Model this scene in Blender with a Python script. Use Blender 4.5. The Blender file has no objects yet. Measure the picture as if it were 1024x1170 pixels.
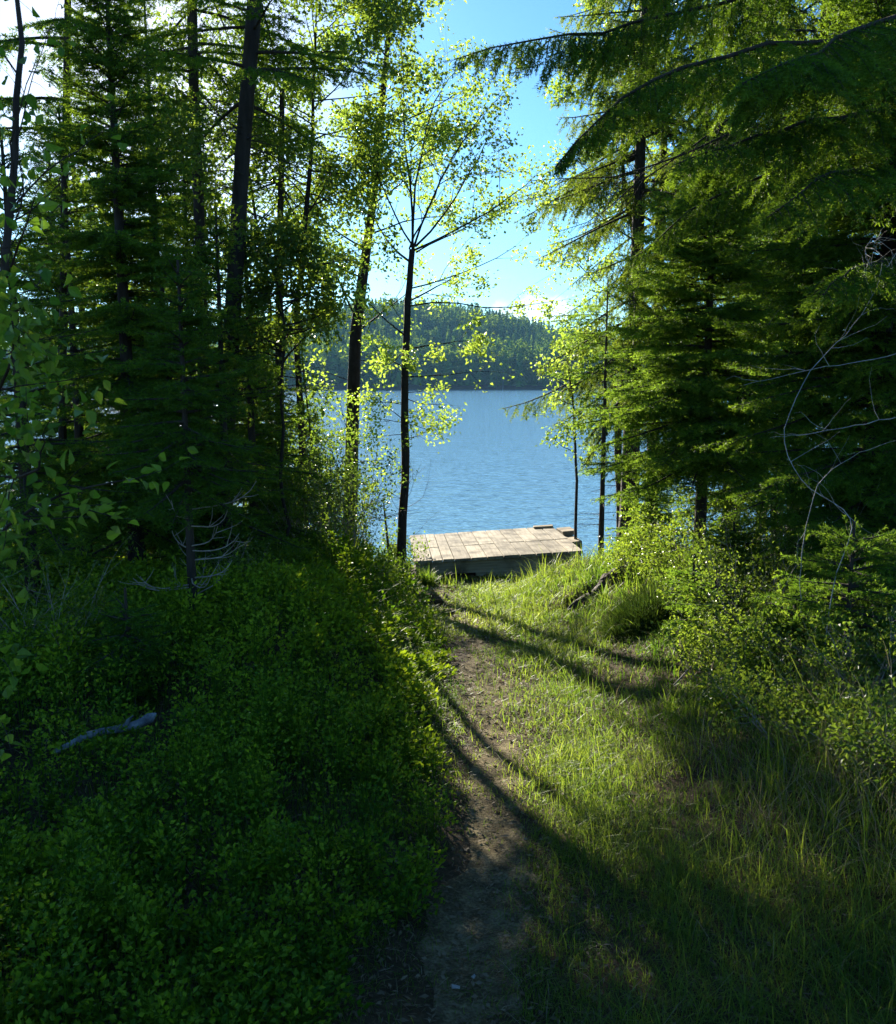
import bpy, math
import numpy as np
from mathutils import Vector, Euler
R = math.radians
S = bpy.context.scene
COL = S.collection
UP = np.array([0., 0., 1.])

# ------------------------------------------------------------------ camera
CAMH, PITCH, F = 1.6, R(8.47), 1000.0
cp, sp_ = math.cos(PITCH), math.sin(PITCH)
cam = bpy.data.cameras.new('camera')
camo = bpy.data.objects.new('camera', cam)
COL.objects.link(camo)
camo.location = (0, 0, CAMH)
camo.rotation_euler = (math.pi / 2 - PITCH, 0, 0)
cam.sensor_fit = 'VERTICAL'
cam.sensor_height = 24
cam.lens = 24 * F / 1170
cam.clip_start, cam.clip_end = .05, 5000
cam.dof.use_dof = True
cam.dof.focus_distance = 8.5
cam.dof.aperture_fstop = cam.lens / 2.6
S.camera = camo


def at(u, v, d):
    """world point that lies d metres ahead (along +y) and shows near photo pixel u, v"""
    xr, yr = (u - 512) / F, (585 - v) / F
    D = np.array([xr, cp + yr * sp_, -sp_ + yr * cp])
    return np.array([0, 0, CAMH]) + D * d / D[1]


# ------------------------------------------------------------------ terrain
def smooth(a, b, x):
    t = np.clip((np.asarray(x, float) - a) / (b - a), 0, 1)
    return t * t * (3 - 2 * t)


_g = np.random.default_rng(5)
_WAV = [(_g.uniform(0, 6.28), _g.uniform(0, 6.28), f) for f in (0.5, .8, 1.3, 2.1, 3.4, 5.5, 9., 14.)]


def bumps(x, y, lo=0, hi=8):
    z = 0
    for i, (a, p, f) in enumerate(_WAV[lo:hi]):
        z = z + np.sin(f * (x * math.cos(a) + y * math.sin(a)) + p + 1.3 * np.sin(f * .6 * (x * math.sin(a) - y * math.cos(a)))) / (1 + f)
    return z


PATH = np.array([(-.12, -3), (-.05, 1.9), (.06, 2.7), (.2, 3.8), (.3, 5.), (.22, 7.4), (.0, 9.2), (-.12, 10.6)])


def path_x(y):
    return np.interp(y, PATH[:, 1], PATH[:, 0])


def path_half(y):
    return np.interp(y, [1.5, 2.2, 3, 4, 5.2, 7, 9, 10.4, 10.8], [.19, .16, .14, .14, .16, .12, .11, .1, .0])


def shore_y(x):
    return 14.2 + .35 * np.sin(.5 * x + 1) + .2 * np.sin(1.7 * x)


def ground(x, y):
    x, y = np.asarray(x, float), np.asarray(y, float)
    z = -.088 * np.clip(y, -6, 12.5)
    sy = shore_y(x)
    z = z - .42 * smooth(-2.2, .9, y - sy) - 5 * smooth(.5, 14, y - sy)
    d = x - path_x(y)
    bank = smooth(.3, 1.5, -d) * (.1 + .42 * smooth(3.0, 6.5, y)) * (1 - smooth(10.5, 12.8, y))
    bankr = smooth(.55, 1.9, d) * .46 * smooth(.5, 4, y) * (1 - smooth(9.6, 11.3, y))
    far = 1 - smooth(30, 60, np.hypot(x, y))
    z = z + bank + bankr + .035 * bumps(x, y) * far
    z = z - .05 * np.exp(-(d / .3) ** 2) * (1 - smooth(9, 11, y))
    # eroded hollow on the right of the path and a small one by the bank
    z = z - .16 * np.exp(-((x - 1.5) / .5) ** 2 - ((y - 8.35) / .22) ** 2)
    z = z - .10 * np.exp(-((x + .25) / .3) ** 2 - ((y - 9.9) / .3) ** 2)
    return z


def base(u, d):
    x = (u - 512) / F * d
    for _ in range(3):
        h = CAMH - float(ground(x, d))
        x = (u - 512) / F * (d * cp + h * sp_)
    return np.array([x, d, float(ground(x, d))])


# ------------------------------------------------------------------ mesh helpers
class MB:
    def __init__(s):
        s.v, s.f3, s.f4, s.t, s.n = [], [], [], [], 0

    def add(s, v, f, tint=.5):
        v = np.asarray(v, float).reshape(-1, 3)
        f = np.asarray(f, int)
        (s.f3 if f.shape[1] == 3 else s.f4).append(f + s.n)
        s.v.append(v)
        t = np.asarray(tint, float)
        s.t.append(np.full(len(v), float(t)) if t.ndim == 0 else t)
        s.n += len(v)

    def build(s, name, mat, parent=None, smoothed=False, loc=None):
        me = bpy.data.meshes.new(name)
        v = np.concatenate(s.v)
        if loc is not None:
            v = v - np.asarray(loc)
        f3 = np.concatenate(s.f3) if s.f3 else np.zeros((0, 3), int)
        f4 = np.concatenate(s.f4) if s.f4 else np.zeros((0, 4), int)
        me.vertices.add(len(v))
        me.vertices.foreach_set('co', v.astype(np.float32).ravel())
        loops = np.concatenate([f3.ravel(), f4.ravel()]).astype(np.int32)
        me.loops.add(len(loops))
        me.loops.foreach_set('vertex_index', loops)
        starts = np.concatenate([np.arange(len(f3)) * 3, len(f3) * 3 + np.arange(len(f4)) * 4]).astype(np.int32)
        me.polygons.add(len(starts))
        me.polygons.foreach_set('loop_start', starts)
        me.update(calc_edges=True)
        me.attributes.new('tint', 'FLOAT', 'POINT').data.foreach_set('value', np.concatenate(s.t).astype(np.float32))
        me.polygons.foreach_set('use_smooth', np.full(len(starts), bool(smoothed)))
        me.materials.append(mat)
        o = bpy.data.objects.new(name, me)
        COL.objects.link(o)
        if parent:
            o.parent = parent
        elif loc is not None:
            o.location = loc
        return o


def tag(o, label=None, cat=None, group=None, kind=None):
    for k, x in (('label', label), ('category', cat), ('group', group), ('kind', kind)):
        if x:
            o[k] = x
    return o


def thing(name, label, cat, loc, rz=0., group=None):
    o = bpy.data.objects.new(name, None)
    o.empty_display_size = .1
    COL.objects.link(o)
    o.location = tuple(float(c) for c in loc)
    o.rotation_euler = (0, 0, rz)
    return tag(o, label, cat, group)


def copy_thing(root, loc, rz, label, group=None, scale=1.):
    r = root.copy()
    COL.objects.link(r)
    r.location = tuple(float(c) for c in loc)
    r.rotation_euler = (0, 0, rz)
    r.scale = (scale,) * 3
    r['label'] = label
    if group:
        r['group'] = group
    for ch in root.children:
        c = ch.copy()
        COL.objects.link(c)
        c.parent = r
    return r


def nrm(a):
    a = np.asarray(a, float)
    return a / np.maximum(np.linalg.norm(a, axis=-1, keepdims=True), 1e-9)


def frame(d):
    d = nrm(d)
    ref = np.where(np.abs(d[..., 2:3]) > .93, np.array([1., 0, 0]), UP)
    a = nrm(np.cross(d, ref))
    return a, np.cross(a, d)


def tube(mb, pts, rad, n=8, tint=.5, cap=True, rough=0., rng=None):
    pts = np.asarray(pts, float)
    rad = np.broadcast_to(np.asarray(rad, float), (len(pts),))
    tg = nrm(np.gradient(pts, axis=0))
    a, b = frame(tg[0])
    rings = []
    ang = np.arange(n) / n * 2 * math.pi
    for i in range(len(pts)):
        a = nrm(a - tg[i] * np.dot(a, tg[i]))
        b = np.cross(tg[i], a)
        rr = rad[i]
        if rough:
            rr = rr * (1 + rough * rng.standard_normal(n))
            rr = np.asarray(rr)[:, None]
        rings.append(pts[i] + rr * (np.cos(ang)[:, None] * a + np.sin(ang)[:, None] * b))
    v = np.concatenate(rings)
    k = np.arange(n)
    fs = [np.stack([i * n + k, i * n + (k + 1) % n, (i + 1) * n + (k + 1) % n, (i + 1) * n + k], 1) for i in range(len(pts) - 1)]
    mb.add(v, np.concatenate(fs), tint)
    if cap:
        for i, flip in ((0, 1), (len(pts) - 1, 0)):
            c = np.vstack([v[i * n:(i + 1) * n], pts[i]])
            f = np.stack([k, (k + 1) % n, np.full(n, n)], 1)
            mb.add(c, f[:, ::-1] if flip else f, tint)


def sticks(mb, P, Q, r0, r1, tint=.5):
    """many thin three-sided twigs"""
    P, Q = np.asarray(P, float), np.asarray(Q, float)
    N = len(P)
    if N == 0:
        return
    a, b = frame(Q - P)
    v = []
    for c, r in ((P, r0), (Q, r1)):
        r = np.broadcast_to(np.asarray(r, float), (N,))[:, None]
        for k in range(3):
            an = k * 2.0944
            v.append(c + r * (math.cos(an) * a + math.sin(an) * b))
    v = np.stack(v, 1).reshape(-1, 3)
    o = np.arange(N)[:, None] * 6
    f = np.concatenate([o + np.array(q) for q in ((0, 1, 4, 3), (1, 2, 5, 4), (2, 0, 3, 5))])
    mb.add(v, f, tint)


def needles(mb, rng, P, D, L, T, spacing, nl, nw, spread=.95):
    """conifer needles all round many twig segments"""
    cnt = np.maximum(2, (L / spacing).astype(int))
    i = np.repeat(np.arange(len(P)), cnt)
    M = len(i)
    t = rng.random(M)
    d = D[i]
    a, b = frame(d)
    ph = rng.random(M) * 6.283
    perp = np.cos(ph)[:, None] * a + np.sin(ph)[:, None] * b
    an = (spread * rng.uniform(.6, 1.15, M))[:, None]
    nd = np.cos(an) * d + np.sin(an) * perp
    nd[:, 2] += .12
    nd = nrm(nd)
    p = P[i] + d * (L[i] * t)[:, None]
    w = nrm(np.cross(nd, rng.standard_normal((M, 3)))) * nw * .5
    ln = (nl * rng.uniform(.7, 1.15, M))[:, None]
    v = np.stack([p - w, p + w, p + nd * ln + w * .45, p + nd * ln - w * .45], 1).reshape(-1, 3)
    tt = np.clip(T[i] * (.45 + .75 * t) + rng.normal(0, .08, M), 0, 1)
    mb.add(v, np.arange(M * 4).reshape(-1, 4), np.repeat(tt, 4))


def leaves(mb, rng, P, D, ln, wd, T, fold=.25, fine=False, up=.8):
    """folded pointed leaves"""
    N = len(P)
    D = nrm(D)
    nr = rng.standard_normal((N, 3)) * .7 + np.array([0, 0, up])
    side = nrm(np.cross(D, nr))
    n = np.cross(side, D)
    ln = np.broadcast_to(ln, (N,))[:, None] * rng.uniform(.7, 1.2, (N, 1))
    wd = np.broadcast_to(wd, (N,))[:, None] * rng.uniform(.75, 1.15, (N, 1))
    cv = rng.uniform(-.25, .05, (N, 1))
    pt = lambda f, w, h: P + D * ln * f + side * wd * w + n * (wd * h + ln * cv * f * f)
    if not fine:
        v = np.stack([pt(0, 0, 0), pt(.42, .5, fold), pt(1, 0, 0), pt(.42, -.5, fold)], 1).reshape(-1, 3)
        o = np.arange(N)[:, None] * 4
        f = np.concatenate([o + np.array((0, 1, 2)), o + np.array((0, 2, 3))])
        mb.add(v, f, np.repeat(T, 4))
    else:
        cols = [pt(0, 0, 0), pt(.12, .3, fold * .6), pt(.38, .5, fold), pt(.7, .3, fold * .6), pt(1.05, 0, 0),
                pt(.7, -.3, fold * .6), pt(.38, -.5, fold), pt(.12, -.3, fold * .6), pt(.2, 0, 0), pt(.6, 0, 0)]
        v = np.stack(cols, 1).reshape(-1, 3)
        o = np.arange(N)[:, None] * 10
        q = ((0, 1, 2, 8), (8, 2, 3, 9), (0, 8, 6, 7), (8, 9, 5, 6))
        f4 = np.concatenate([o + np.array(k) for k in q])
        base_n = mb.n
        mb.add(v, f4, np.repeat(T, 10))
        f3 = np.concatenate([o + np.array(k) for k in ((9, 3, 4), (9, 4, 5))])
        mb.f3.append(f3 + base_n)


def blades(mb, rng, P, H, W, bend, T, az=None):
    """curved tapering grass blades"""
    N = len(P)
    az = rng.random(N) * 6.283 if az is None else az
    d = np.stack([np.cos(az), np.sin(az), np.zeros(N)], 1)
    fa = az + rng.normal(1.57, .6, N)
    s = np.stack([np.cos(fa), np.sin(fa), np.zeros(N)], 1) * (W * .5)[:, None]
    H = H[:, None]
    bend = bend[:, None]
    q = lambda t, w: P + UP * H * (t - .35 * bend * t * t) + d * H * bend * t * t + s * w
    v = np.stack([q(0, 1), q(0, -1), q(.4, .9), q(.4, -.9), q(.75, .55), q(.75, -.55), q(1, 0)], 1).reshape(-1, 3)
    o = np.arange(N)[:, None] * 7
    b0 = mb.n
    mb.add(v, np.concatenate([o + np.array((0, 1, 3, 2)), o + np.array((2, 3, 5, 4))]), np.repeat(T, 7))
    mb.f3.append(o + np.array((4, 5, 6)) + b0)


def box(mb, c, s, M=None, tint=.5, jit=0., rng=None):
    """slightly bevelled box: c centre, s size, M 3x3 rotation"""
    h = np.asarray(s, float) / 2
    b = min(.006, h.min() * .3)
    v = []
    sg = [(-1, -1, -1), (1, -1, -1), (1, 1, -1), (-1, 1, -1), (-1, -1, 1), (1, -1, 1), (1, 1, 1), (-1, 1, 1)]
    for g in sg:
        g = np.array(g, float)
        for ax in range(3):
            p = g * h
            q = g * (h - b)
            w = q.copy()
            w[ax] = p[ax]
            v.append(w)
    v = np.array(v)
    if jit:
        v = v + np.repeat(rng.normal(0, jit, (8, 3)), 3, 0)
    if M is not None:
        v = v @ np.asarray(M).T
    I = lambda k, ax: k * 3 + ax
    f4, f3 = [], []
    faces = ((0, (0, 4, 7, 3)), (0, (1, 2, 6, 5)), (1, (0, 1, 5, 4)), (1, (3, 7, 6, 2)), (2, (0, 3, 2, 1)), (2, (4, 5, 6, 7)))
    for ax, q in faces:
        f4.append([I(k, ax) for k in q])
    for a in range(8):
        for c2 in range(a + 1, 8):
            df = [k for k in range(3) if sg[a][k] != sg[c2][k]]
            if len(df) == 1:
                o1, o2 = [k for k in range(3) if k != df[0]]
                f4.append([I(a, o1), I(c2, o1), I(c2, o2), I(a, o2)])
        f3.append([I(a, 0), I(a, 1), I(a, 2)])
    b0 = mb.n
    mb.add(v + np.asarray(c), f4, tint)
    mb.f3.append(np.array(f3) + b0)


# ------------------------------------------------------------------ materials
def newmat(name):
    m = bpy.data.materials.new(name)
    m.use_nodes = True
    nt = m.node_tree
    nt.nodes.clear()
    out = nt.nodes.new('ShaderNodeOutputMaterial')
    return m, nt, out


def N(nt, t, **kw):
    n = nt.nodes.new(t)
    for k, v in kw.items():
        if k[0] == 'i' and k[1:].isdigit():
            n.inputs[int(k[1:])].default_value = v
        else:
            setattr(n, k, v)
    return n


def ramp(nt, stops):
    r = N(nt, 'ShaderNodeValToRGB')
    e = r.color_ramp.elements
    while len(e) < len(stops):
        e.new(.5)
    for k, (p, c) in enumerate(stops):
        e[k].position = p
        e[k].color = (*c, 1)
    return r


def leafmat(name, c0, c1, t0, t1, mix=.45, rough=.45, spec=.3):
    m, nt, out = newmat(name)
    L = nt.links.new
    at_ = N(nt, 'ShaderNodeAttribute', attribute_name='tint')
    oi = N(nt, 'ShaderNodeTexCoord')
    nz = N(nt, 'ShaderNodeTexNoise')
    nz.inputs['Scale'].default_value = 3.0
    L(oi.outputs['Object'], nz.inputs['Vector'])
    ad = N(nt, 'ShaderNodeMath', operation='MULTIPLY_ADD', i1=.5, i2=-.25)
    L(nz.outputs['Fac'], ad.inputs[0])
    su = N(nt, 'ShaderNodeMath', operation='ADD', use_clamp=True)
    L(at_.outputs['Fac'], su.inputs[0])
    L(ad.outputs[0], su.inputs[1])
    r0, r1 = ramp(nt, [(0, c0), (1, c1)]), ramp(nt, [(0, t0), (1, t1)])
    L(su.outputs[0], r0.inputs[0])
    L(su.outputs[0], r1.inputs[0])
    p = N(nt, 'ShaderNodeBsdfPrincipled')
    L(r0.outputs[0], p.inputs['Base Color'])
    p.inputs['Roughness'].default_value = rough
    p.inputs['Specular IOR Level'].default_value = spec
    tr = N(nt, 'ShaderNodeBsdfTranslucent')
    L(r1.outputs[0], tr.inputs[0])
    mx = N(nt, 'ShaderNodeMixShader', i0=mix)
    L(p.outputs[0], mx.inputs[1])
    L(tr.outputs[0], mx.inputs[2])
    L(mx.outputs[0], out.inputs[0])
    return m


def barkmat(name, ca, cb, scale=14, bump=.6, vert=.25):
    m, nt, out = newmat(name)
    L = nt.links.new
    tc = N(nt, 'ShaderNodeTexCoord')
    mp = N(nt, 'ShaderNodeMapping')
    mp.inputs['Scale'].default_value = (1, 1, vert)
    L(tc.outputs['Object'], mp.inputs[0])
    nz = N(nt, 'ShaderNodeTexNoise')
    nz.inputs['Scale'].default_value = scale
    nz.inputs['Detail'].default_value = 6
    nz.inputs['Roughness'].default_value = .65
    L(mp.outputs[0], nz.inputs['Vector'])
    vo = N(nt, 'ShaderNodeTexVoronoi')
    vo.inputs['Scale'].default_value = scale * 2.2
    L(mp.outputs[0], vo.inputs['Vector'])
    r = ramp(nt, [(.3, ca), (.72, cb)])
    L(nz.outputs['Fac'], r.inputs[0])
    ad = N(nt, 'ShaderNodeMath', operation='ADD')
    L(nz.outputs['Fac'], ad.inputs[0])
    L(vo.outputs['Distance'], ad.inputs[1])
    b = N(nt, 'ShaderNodeBump')
    b.inputs['Strength'].default_value = bump
    b.inputs['Distance'].default_value = .02
    L(ad.outputs[0], b.inputs['Height'])
    p = N(nt, 'ShaderNodeBsdfPrincipled')
    p.inputs['Roughness'].default_value = .85
    p.inputs['Specular IOR Level'].default_value = .2
    L(r.outputs[0], p.inputs['Base Color'])
    L(b.outputs[0], p.inputs['Normal'])
    L(p.outputs[0], out.inputs[0])
    return m


def soilmat(name, stops, scale=6., bump=.5):
    m, nt, out = newmat(name)
    L = nt.links.new
    tc = N(nt, 'ShaderNodeTexCoord')
    n1 = N(nt, 'ShaderNodeTexNoise')
    n1.inputs['Scale'].default_value = scale
    n1.inputs['Detail'].default_value = 9
    n1.inputs['Roughness'].default_value = .7
    L(tc.outputs['Object'], n1.inputs['Vector'])
    n2 = N(nt, 'ShaderNodeTexNoise')
    n2.inputs['Scale'].default_value = scale * 11
    n2.inputs['Detail'].default_value = 5
    L(tc.outputs['Object'], n2.inputs['Vector'])
    mm = N(nt, 'ShaderNodeMath', operation='MULTIPLY_ADD', i1=.4)
    L(n2.outputs['Fac'], mm.inputs[0])
    sc_ = N(nt, 'ShaderNodeMath', operation='MULTIPLY', i1=.7)
    L(n1.outputs['Fac'], sc_.inputs[0])
    L(sc_.outputs[0], mm.inputs[2])
    r = ramp(nt, stops)
    L(mm.outputs[0], r.inputs[0])
    b = N(nt, 'ShaderNodeBump')
    b.inputs['Strength'].default_value = bump
    b.inputs['Distance'].default_value = .03
    L(mm.outputs[0], b.inputs['Height'])
    p = N(nt, 'ShaderNodeBsdfPrincipled')
    p.inputs['Roughness'].default_value = .95
    p.inputs['Specular IOR Level'].default_value = .1
    L(r.outputs[0], p.inputs['Base Color'])
    L(b.outputs[0], p.inputs['Normal'])
    L(p.outputs[0], out.inputs[0])
    return m


def woodmat(name, ca, cb, axis=1):
    m, nt, out = newmat(name)
    L = nt.links.new
    tc = N(nt, 'ShaderNodeTexCoord')
    at_ = N(nt, 'ShaderNodeAttribute', attribute_name='tint')
    mp = N(nt, 'ShaderNodeMapping')
    sc_ = [38, 38, 38]
    sc_[axis] = 2.2
    mp.inputs['Scale'].default_value = sc_
    L(tc.outputs['Object'], mp.inputs[0])
    of = N(nt, 'ShaderNodeVectorMath', operation='ADD')
    L(mp.outputs[0], of.inputs[0])
    ml = N(nt, 'ShaderNodeMath', operation='MULTIPLY', i1=37.)
    L(at_.outputs['Fac'], ml.inputs[0])
    L(ml.outputs[0], of.inputs[1])
    nz = N(nt, 'ShaderNodeTexNoise')
    nz.inputs['Scale'].default_value = 1.
    nz.inputs['Detail'].default_value = 6
    L(of.outputs[0], nz.inputs['Vector'])
    st = N(nt, 'ShaderNodeTexNoise')
    st.inputs['Scale'].default_value = 3.5
    st.inputs['Detail'].default_value = 5
    L(tc.outputs['Object'], st.inputs['Vector'])
    r = ramp(nt, [(.3, ca), (.7, cb)])
    L(nz.outputs['Fac'], r.inputs[0])
    # weather stains and board to board tone
    r2 = ramp(nt, [(.34, (.38, .36, .33)), (.56, (1, .98, .93))])
    L(st.outputs['Fac'], r2.inputs[0])
    mx = N(nt, 'ShaderNodeMix', data_type='RGBA', blend_type='MULTIPLY')
    mx.inputs['Factor'].default_value = 1
    L(r.outputs[0], mx.inputs['A'])
    L(r2.outputs[0], mx.inputs['B'])
    hs = N(nt, 'ShaderNodeHueSaturation')
    mr = N(nt, 'ShaderNodeMapRange')
    mr.inputs['To Min'].default_value = .72
    mr.inputs['To Max'].default_value = 1.15
    L(at_.outputs['Fac'], mr.inputs['Value'])
    L(mr.outputs[0], hs.inputs['Value'])
    L(mx.outputs['Result'], hs.inputs['Color'])
    b = N(nt, 'ShaderNodeBump')
    b.inputs['Strength'].default_value = .35
    b.inputs['Distance'].default_value = .004
    L(nz.outputs['Fac'], b.inputs['Height'])
    p = N(nt, 'ShaderNodeBsdfPrincipled')
    p.inputs['Roughness'].default_value = .9
    p.inputs['Specular IOR Level'].default_value = .12
    L(hs.outputs[0], p.inputs['Base Color'])
    L(b.outputs[0], p.inputs['Normal'])
    L(p.outputs[0], out.inputs[0])
    return m


M_spruce = leafmat('spruce_needle', (.034, .10, .010), (.14, .24, .02), (.08, .17, .01), (.34, .48, .025), .42, .55, .12)
M_spruce_lit = leafmat('young_spruce_needle_lit', (.028, .085, .008), (.13, .22, .02), (.08, .19, .012), (.36, .52, .04), .52, .55, .12)  # fresh green, with the glow of side-lit sprays put into the translucent colour
M_olive = leafmat('old_spruce_needle', (.034, .068, .010), (.115, .165, .02), (.09, .15, .012), (.33, .42, .03), .5, .6, .1)
M_birch = leafmat('birch_leaf', (.07, .13, .015), (.17, .24, .03), (.22, .35, .03), (.42, .54, .06), .58, .4, .3)
M_alder = leafmat('alder_leaf', (.035, .08, .012), (.10, .155, .02), (.13, .23, .02), (.31, .40, .03), .52, .4, .35)
M_near = leafmat('near_birch_leaf', (.035, .11, .015), (.10, .18, .02), (.14, .28, .02), (.36, .48, .03), .55, .4, .3)
M_bilb = leafmat('bilberry_leaf', (.034, .105, .004), (.24, .345, .012), (.10, .22, .006), (.40, .50, .018), .42, .5, .18)
M_grass = leafmat('grass_blade', (.03, .082, .007), (.13, .19, .02), (.14, .28, .015), (.45, .52, .06), .48, .5, .25)
M_grass_shaded = leafmat('shaded_grass_blade', (.014, .04, .006), (.05, .09, .012), (.03, .07, .008), (.12, .17, .02), .3, .5, .15)  # grass blade darkened so the round tussock carries its shade in the colour
M_dry = leafmat('dry_grass', (.16, .13, .07), (.34, .29, .18), (.16, .13, .06), (.34, .28, .14), .35, .6, .2)
M_dark = barkmat('dark_bark', (.022, .016, .013), (.07, .05, .038), 14)
M_birchbark = barkmat('young_birch_bark', (.018, .012, .011), (.055, .04, .034), 18, .35, .6)
M_grey = barkmat('grey_dead_wood', (.2, .19, .18), (.42, .39, .36), 20, .5, .3)
M_stick = barkmat('weathered_stick', (.07, .07, .08), (.38, .38, .40), 16, .6, .5)
M_deadtwig = barkmat('dead_twig', (.2, .15, .12), (.42, .34, .28), 25, .3, .3)
M_soil = soilmat('forest_soil', [(.3, (.018, .012, .007)), (.55, (.055, .038, .02)), (.78, (.12, .085, .048))])
M_path = soilmat('trodden_path', [(.3, (.03, .022, .011)), (.5, (.09, .068, .034)), (.72, (.27, .215, .12))], 9, 1.)
M_litter = leafmat('leaf_litter', (.09, .06, .035), (.28, .21, .13), (.05, .03, .015), (.16, .11, .05), .2, .7, .15)
M_wood = woodmat('weathered_board', (.22, .185, .145), (.42, .365, .295), 1)
M_beam = woodmat('weathered_beam', (.26, .21, .155), (.47, .39, .30), 0)
M_far = leafmat('far_foliage', (.04, .115, .028), (.2, .31, .045), (.09, .19, .022), (.38, .5, .045), .3, .9, .0)
M_farbark = barkmat('far_birch_bark', (.09, .085, .075), (.15, .14, .125), 2)

# ------------------------------------------------------------------ world, sun
SUN_EL, SUN_AZ = R(19.5), R(-18)      # azimuth from +y, negative to the left
w = bpy.data.worlds.new('World')
S.world = w
w.use_nodes = True
nt = w.node_tree
nt.nodes.clear()
L = nt.links.new
wo = N(nt, 'ShaderNodeOutputWorld')
bg = N(nt, 'ShaderNodeBackground')
sky = N(nt, 'ShaderNodeTexSky', sky_type='NISHITA')
sky.sun_disc = False
sky.sun_elevation = SUN_EL
sky.sun_rotation = SUN_AZ
sky.altitude = 200
sky.air_density = 1.0
sky.dust_density = .25
sky.ozone_density = 3.5
tc = N(nt, 'ShaderNodeTexCoord')
mp = N(nt, 'ShaderNodeMapping')
mp.inputs['Scale'].default_value = (5, 5, 17)
mp.inputs['Location'].default_value = (.55, 0, .42)
L(tc.outputs['Generated'], mp.inputs[0])
nz = N(nt, 'ShaderNodeTexNoise')
nz.inputs['Scale'].default_value = 1.6
nz.inputs['Detail'].default_value = 7
nz.inputs['Roughness'].default_value = .55
L(mp.outputs[0], nz.inputs['Vector'])
cr = ramp(nt, [(.6, (0, 0, 0)), (.8, (1, 1, 1))])
L(nz.outputs['Fac'], cr.inputs[0])
sx = N(nt, 'ShaderNodeSeparateXYZ')
L(tc.outputs['Generated'], sx.inputs[0])
el = N(nt, 'ShaderNodeMapRange', interpolation_type='SMOOTHSTEP')
el.inputs['From Min'].default_value = .13
el.inputs['From Max'].default_value = .07
L(sx.outputs['Z'], el.inputs['Value'])
cm = N(nt, 'ShaderNodeMath', operation='MULTIPLY')
L(cr.outputs[0], cm.inputs[0])
L(el.outputs[0], cm.inputs[1])
# one small cumulus bank low over the hill
ds = N(nt, 'ShaderNodeVectorMath', operation='SUBTRACT')
L(tc.outputs['Generated'], ds.inputs[0])
ds.inputs[1].default_value = (.098, .992, .079)
dm_ = N(nt, 'ShaderNodeVectorMath', operation='MULTIPLY')
L(ds.outputs[0], dm_.inputs[0])
dm_.inputs[1].default_value = (22, 0, 85)
dl2 = N(nt, 'ShaderNodeVectorMath', operation='LENGTH')
L(dm_.outputs[0], dl2.inputs[0])
nz2 = N(nt, 'ShaderNodeTexNoise')
nz2.inputs['Scale'].default_value = 42
nz2.inputs['Detail'].default_value = 6
L(tc.outputs['Generated'], nz2.inputs['Vector'])
cw = N(nt, 'ShaderNodeMath', operation='MULTIPLY_ADD', i1=2.2, i2=.35)
L(nz2.outputs['Fac'], cw.inputs[0])
cd = N(nt, 'ShaderNodeMath', operation='SUBTRACT')
L(cw.outputs[0], cd.inputs[0])
L(dl2.outputs['Value'], cd.inputs[1])
cs = N(nt, 'ShaderNodeMapRange', interpolation_type='SMOOTHSTEP')
cs.inputs['From Min'].default_value = .0
cs.inputs['From Max'].default_value = .9
L(cd.outputs[0], cs.inputs['Value'])
cmx = N(nt, 'ShaderNodeMath', operation='MAXIMUM')
L(cm.outputs[0], cmx.inputs[0])
L(cs.outputs[0], cmx.inputs[1])
cm2 = N(nt, 'ShaderNodeMath', operation='MULTIPLY', i1=.5)
L(cmx.outputs[0], cm2.inputs[0])
mxc = N(nt, 'ShaderNodeMix', data_type='RGBA')
L(cm2.outputs[0], mxc.inputs['Factor'])
tn = N(nt, 'ShaderNodeMix', data_type='RGBA', blend_type='MULTIPLY')
tn.inputs['Factor'].default_value = 1
vd = N(nt, 'ShaderNodeVectorMath', operation='DOT_PRODUCT')
L(tc.outputs['Generated'], vd.inputs[0])
vd.inputs[1].default_value = (math.sin(SUN_AZ) * math.cos(SUN_EL), math.cos(SUN_AZ) * math.cos(SUN_EL), math.sin(SUN_EL))
au = N(nt, 'ShaderNodeMapRange', interpolation_type='SMOOTHSTEP')
au.inputs['From Min'].default_value = .965
au.inputs['From Max'].default_value = 1.0
L(vd.outputs['Value'], au.inputs['Value'])
tcol = N(nt, 'ShaderNodeMix', data_type='RGBA')
tcol.inputs['A'].default_value = (.55, .89, 1.08, 1)
tcol.inputs['B'].default_value = (1.0, .95, .95, 1)
L(au.outputs[0], tcol.inputs['Factor'])
L(tcol.outputs['Result'], tn.inputs['B'])
L(sky.outputs[0], tn.inputs['A'])
L(tn.outputs['Result'], mxc.inputs['A'])
mxc.inputs['B'].default_value = (9.5, 10, 10.5, 1)
L(mxc.outputs['Result'], bg.inputs['Color'])
SKY_STRENGTH = .053
bg.inputs['Strength'].default_value = SKY_STRENGTH
L(bg.outputs[0], wo.inputs[0])

sl = bpy.data.lights.new('sun', 'SUN')
sl.energy = 5.0
sl.angle = R(.53)
sl.color = (1, .93, .78)
so = bpy.data.objects.new('sun', sl)
COL.objects.link(so)
sd = Vector((math.sin(SUN_AZ) * math.cos(SUN_EL), math.cos(SUN_AZ) * math.cos(SUN_EL), math.sin(SUN_EL)))
so.rotation_euler = sd.to_track_quat('Z', 'Y').to_euler()
so.location = sd * 40

S.view_settings.view_transform = 'Standard'
S.view_settings.look = 'None'
S.view_settings.exposure = 1.95
S.view_settings.gamma = 1
S.view_settings.use_curve_mapping = False
S.render.engine = 'CYCLES'
cy = S.cycles
cy.max_bounces = 10
cy.diffuse_bounces = 7
cy.glossy_bounces = 2
cy.transmission_bounces = 7
cy.volume_bounces = 0
cy.sample_clamp_indirect = 8
cy.caustics_reflective = False
cy.caustics_refractive = False

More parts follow.
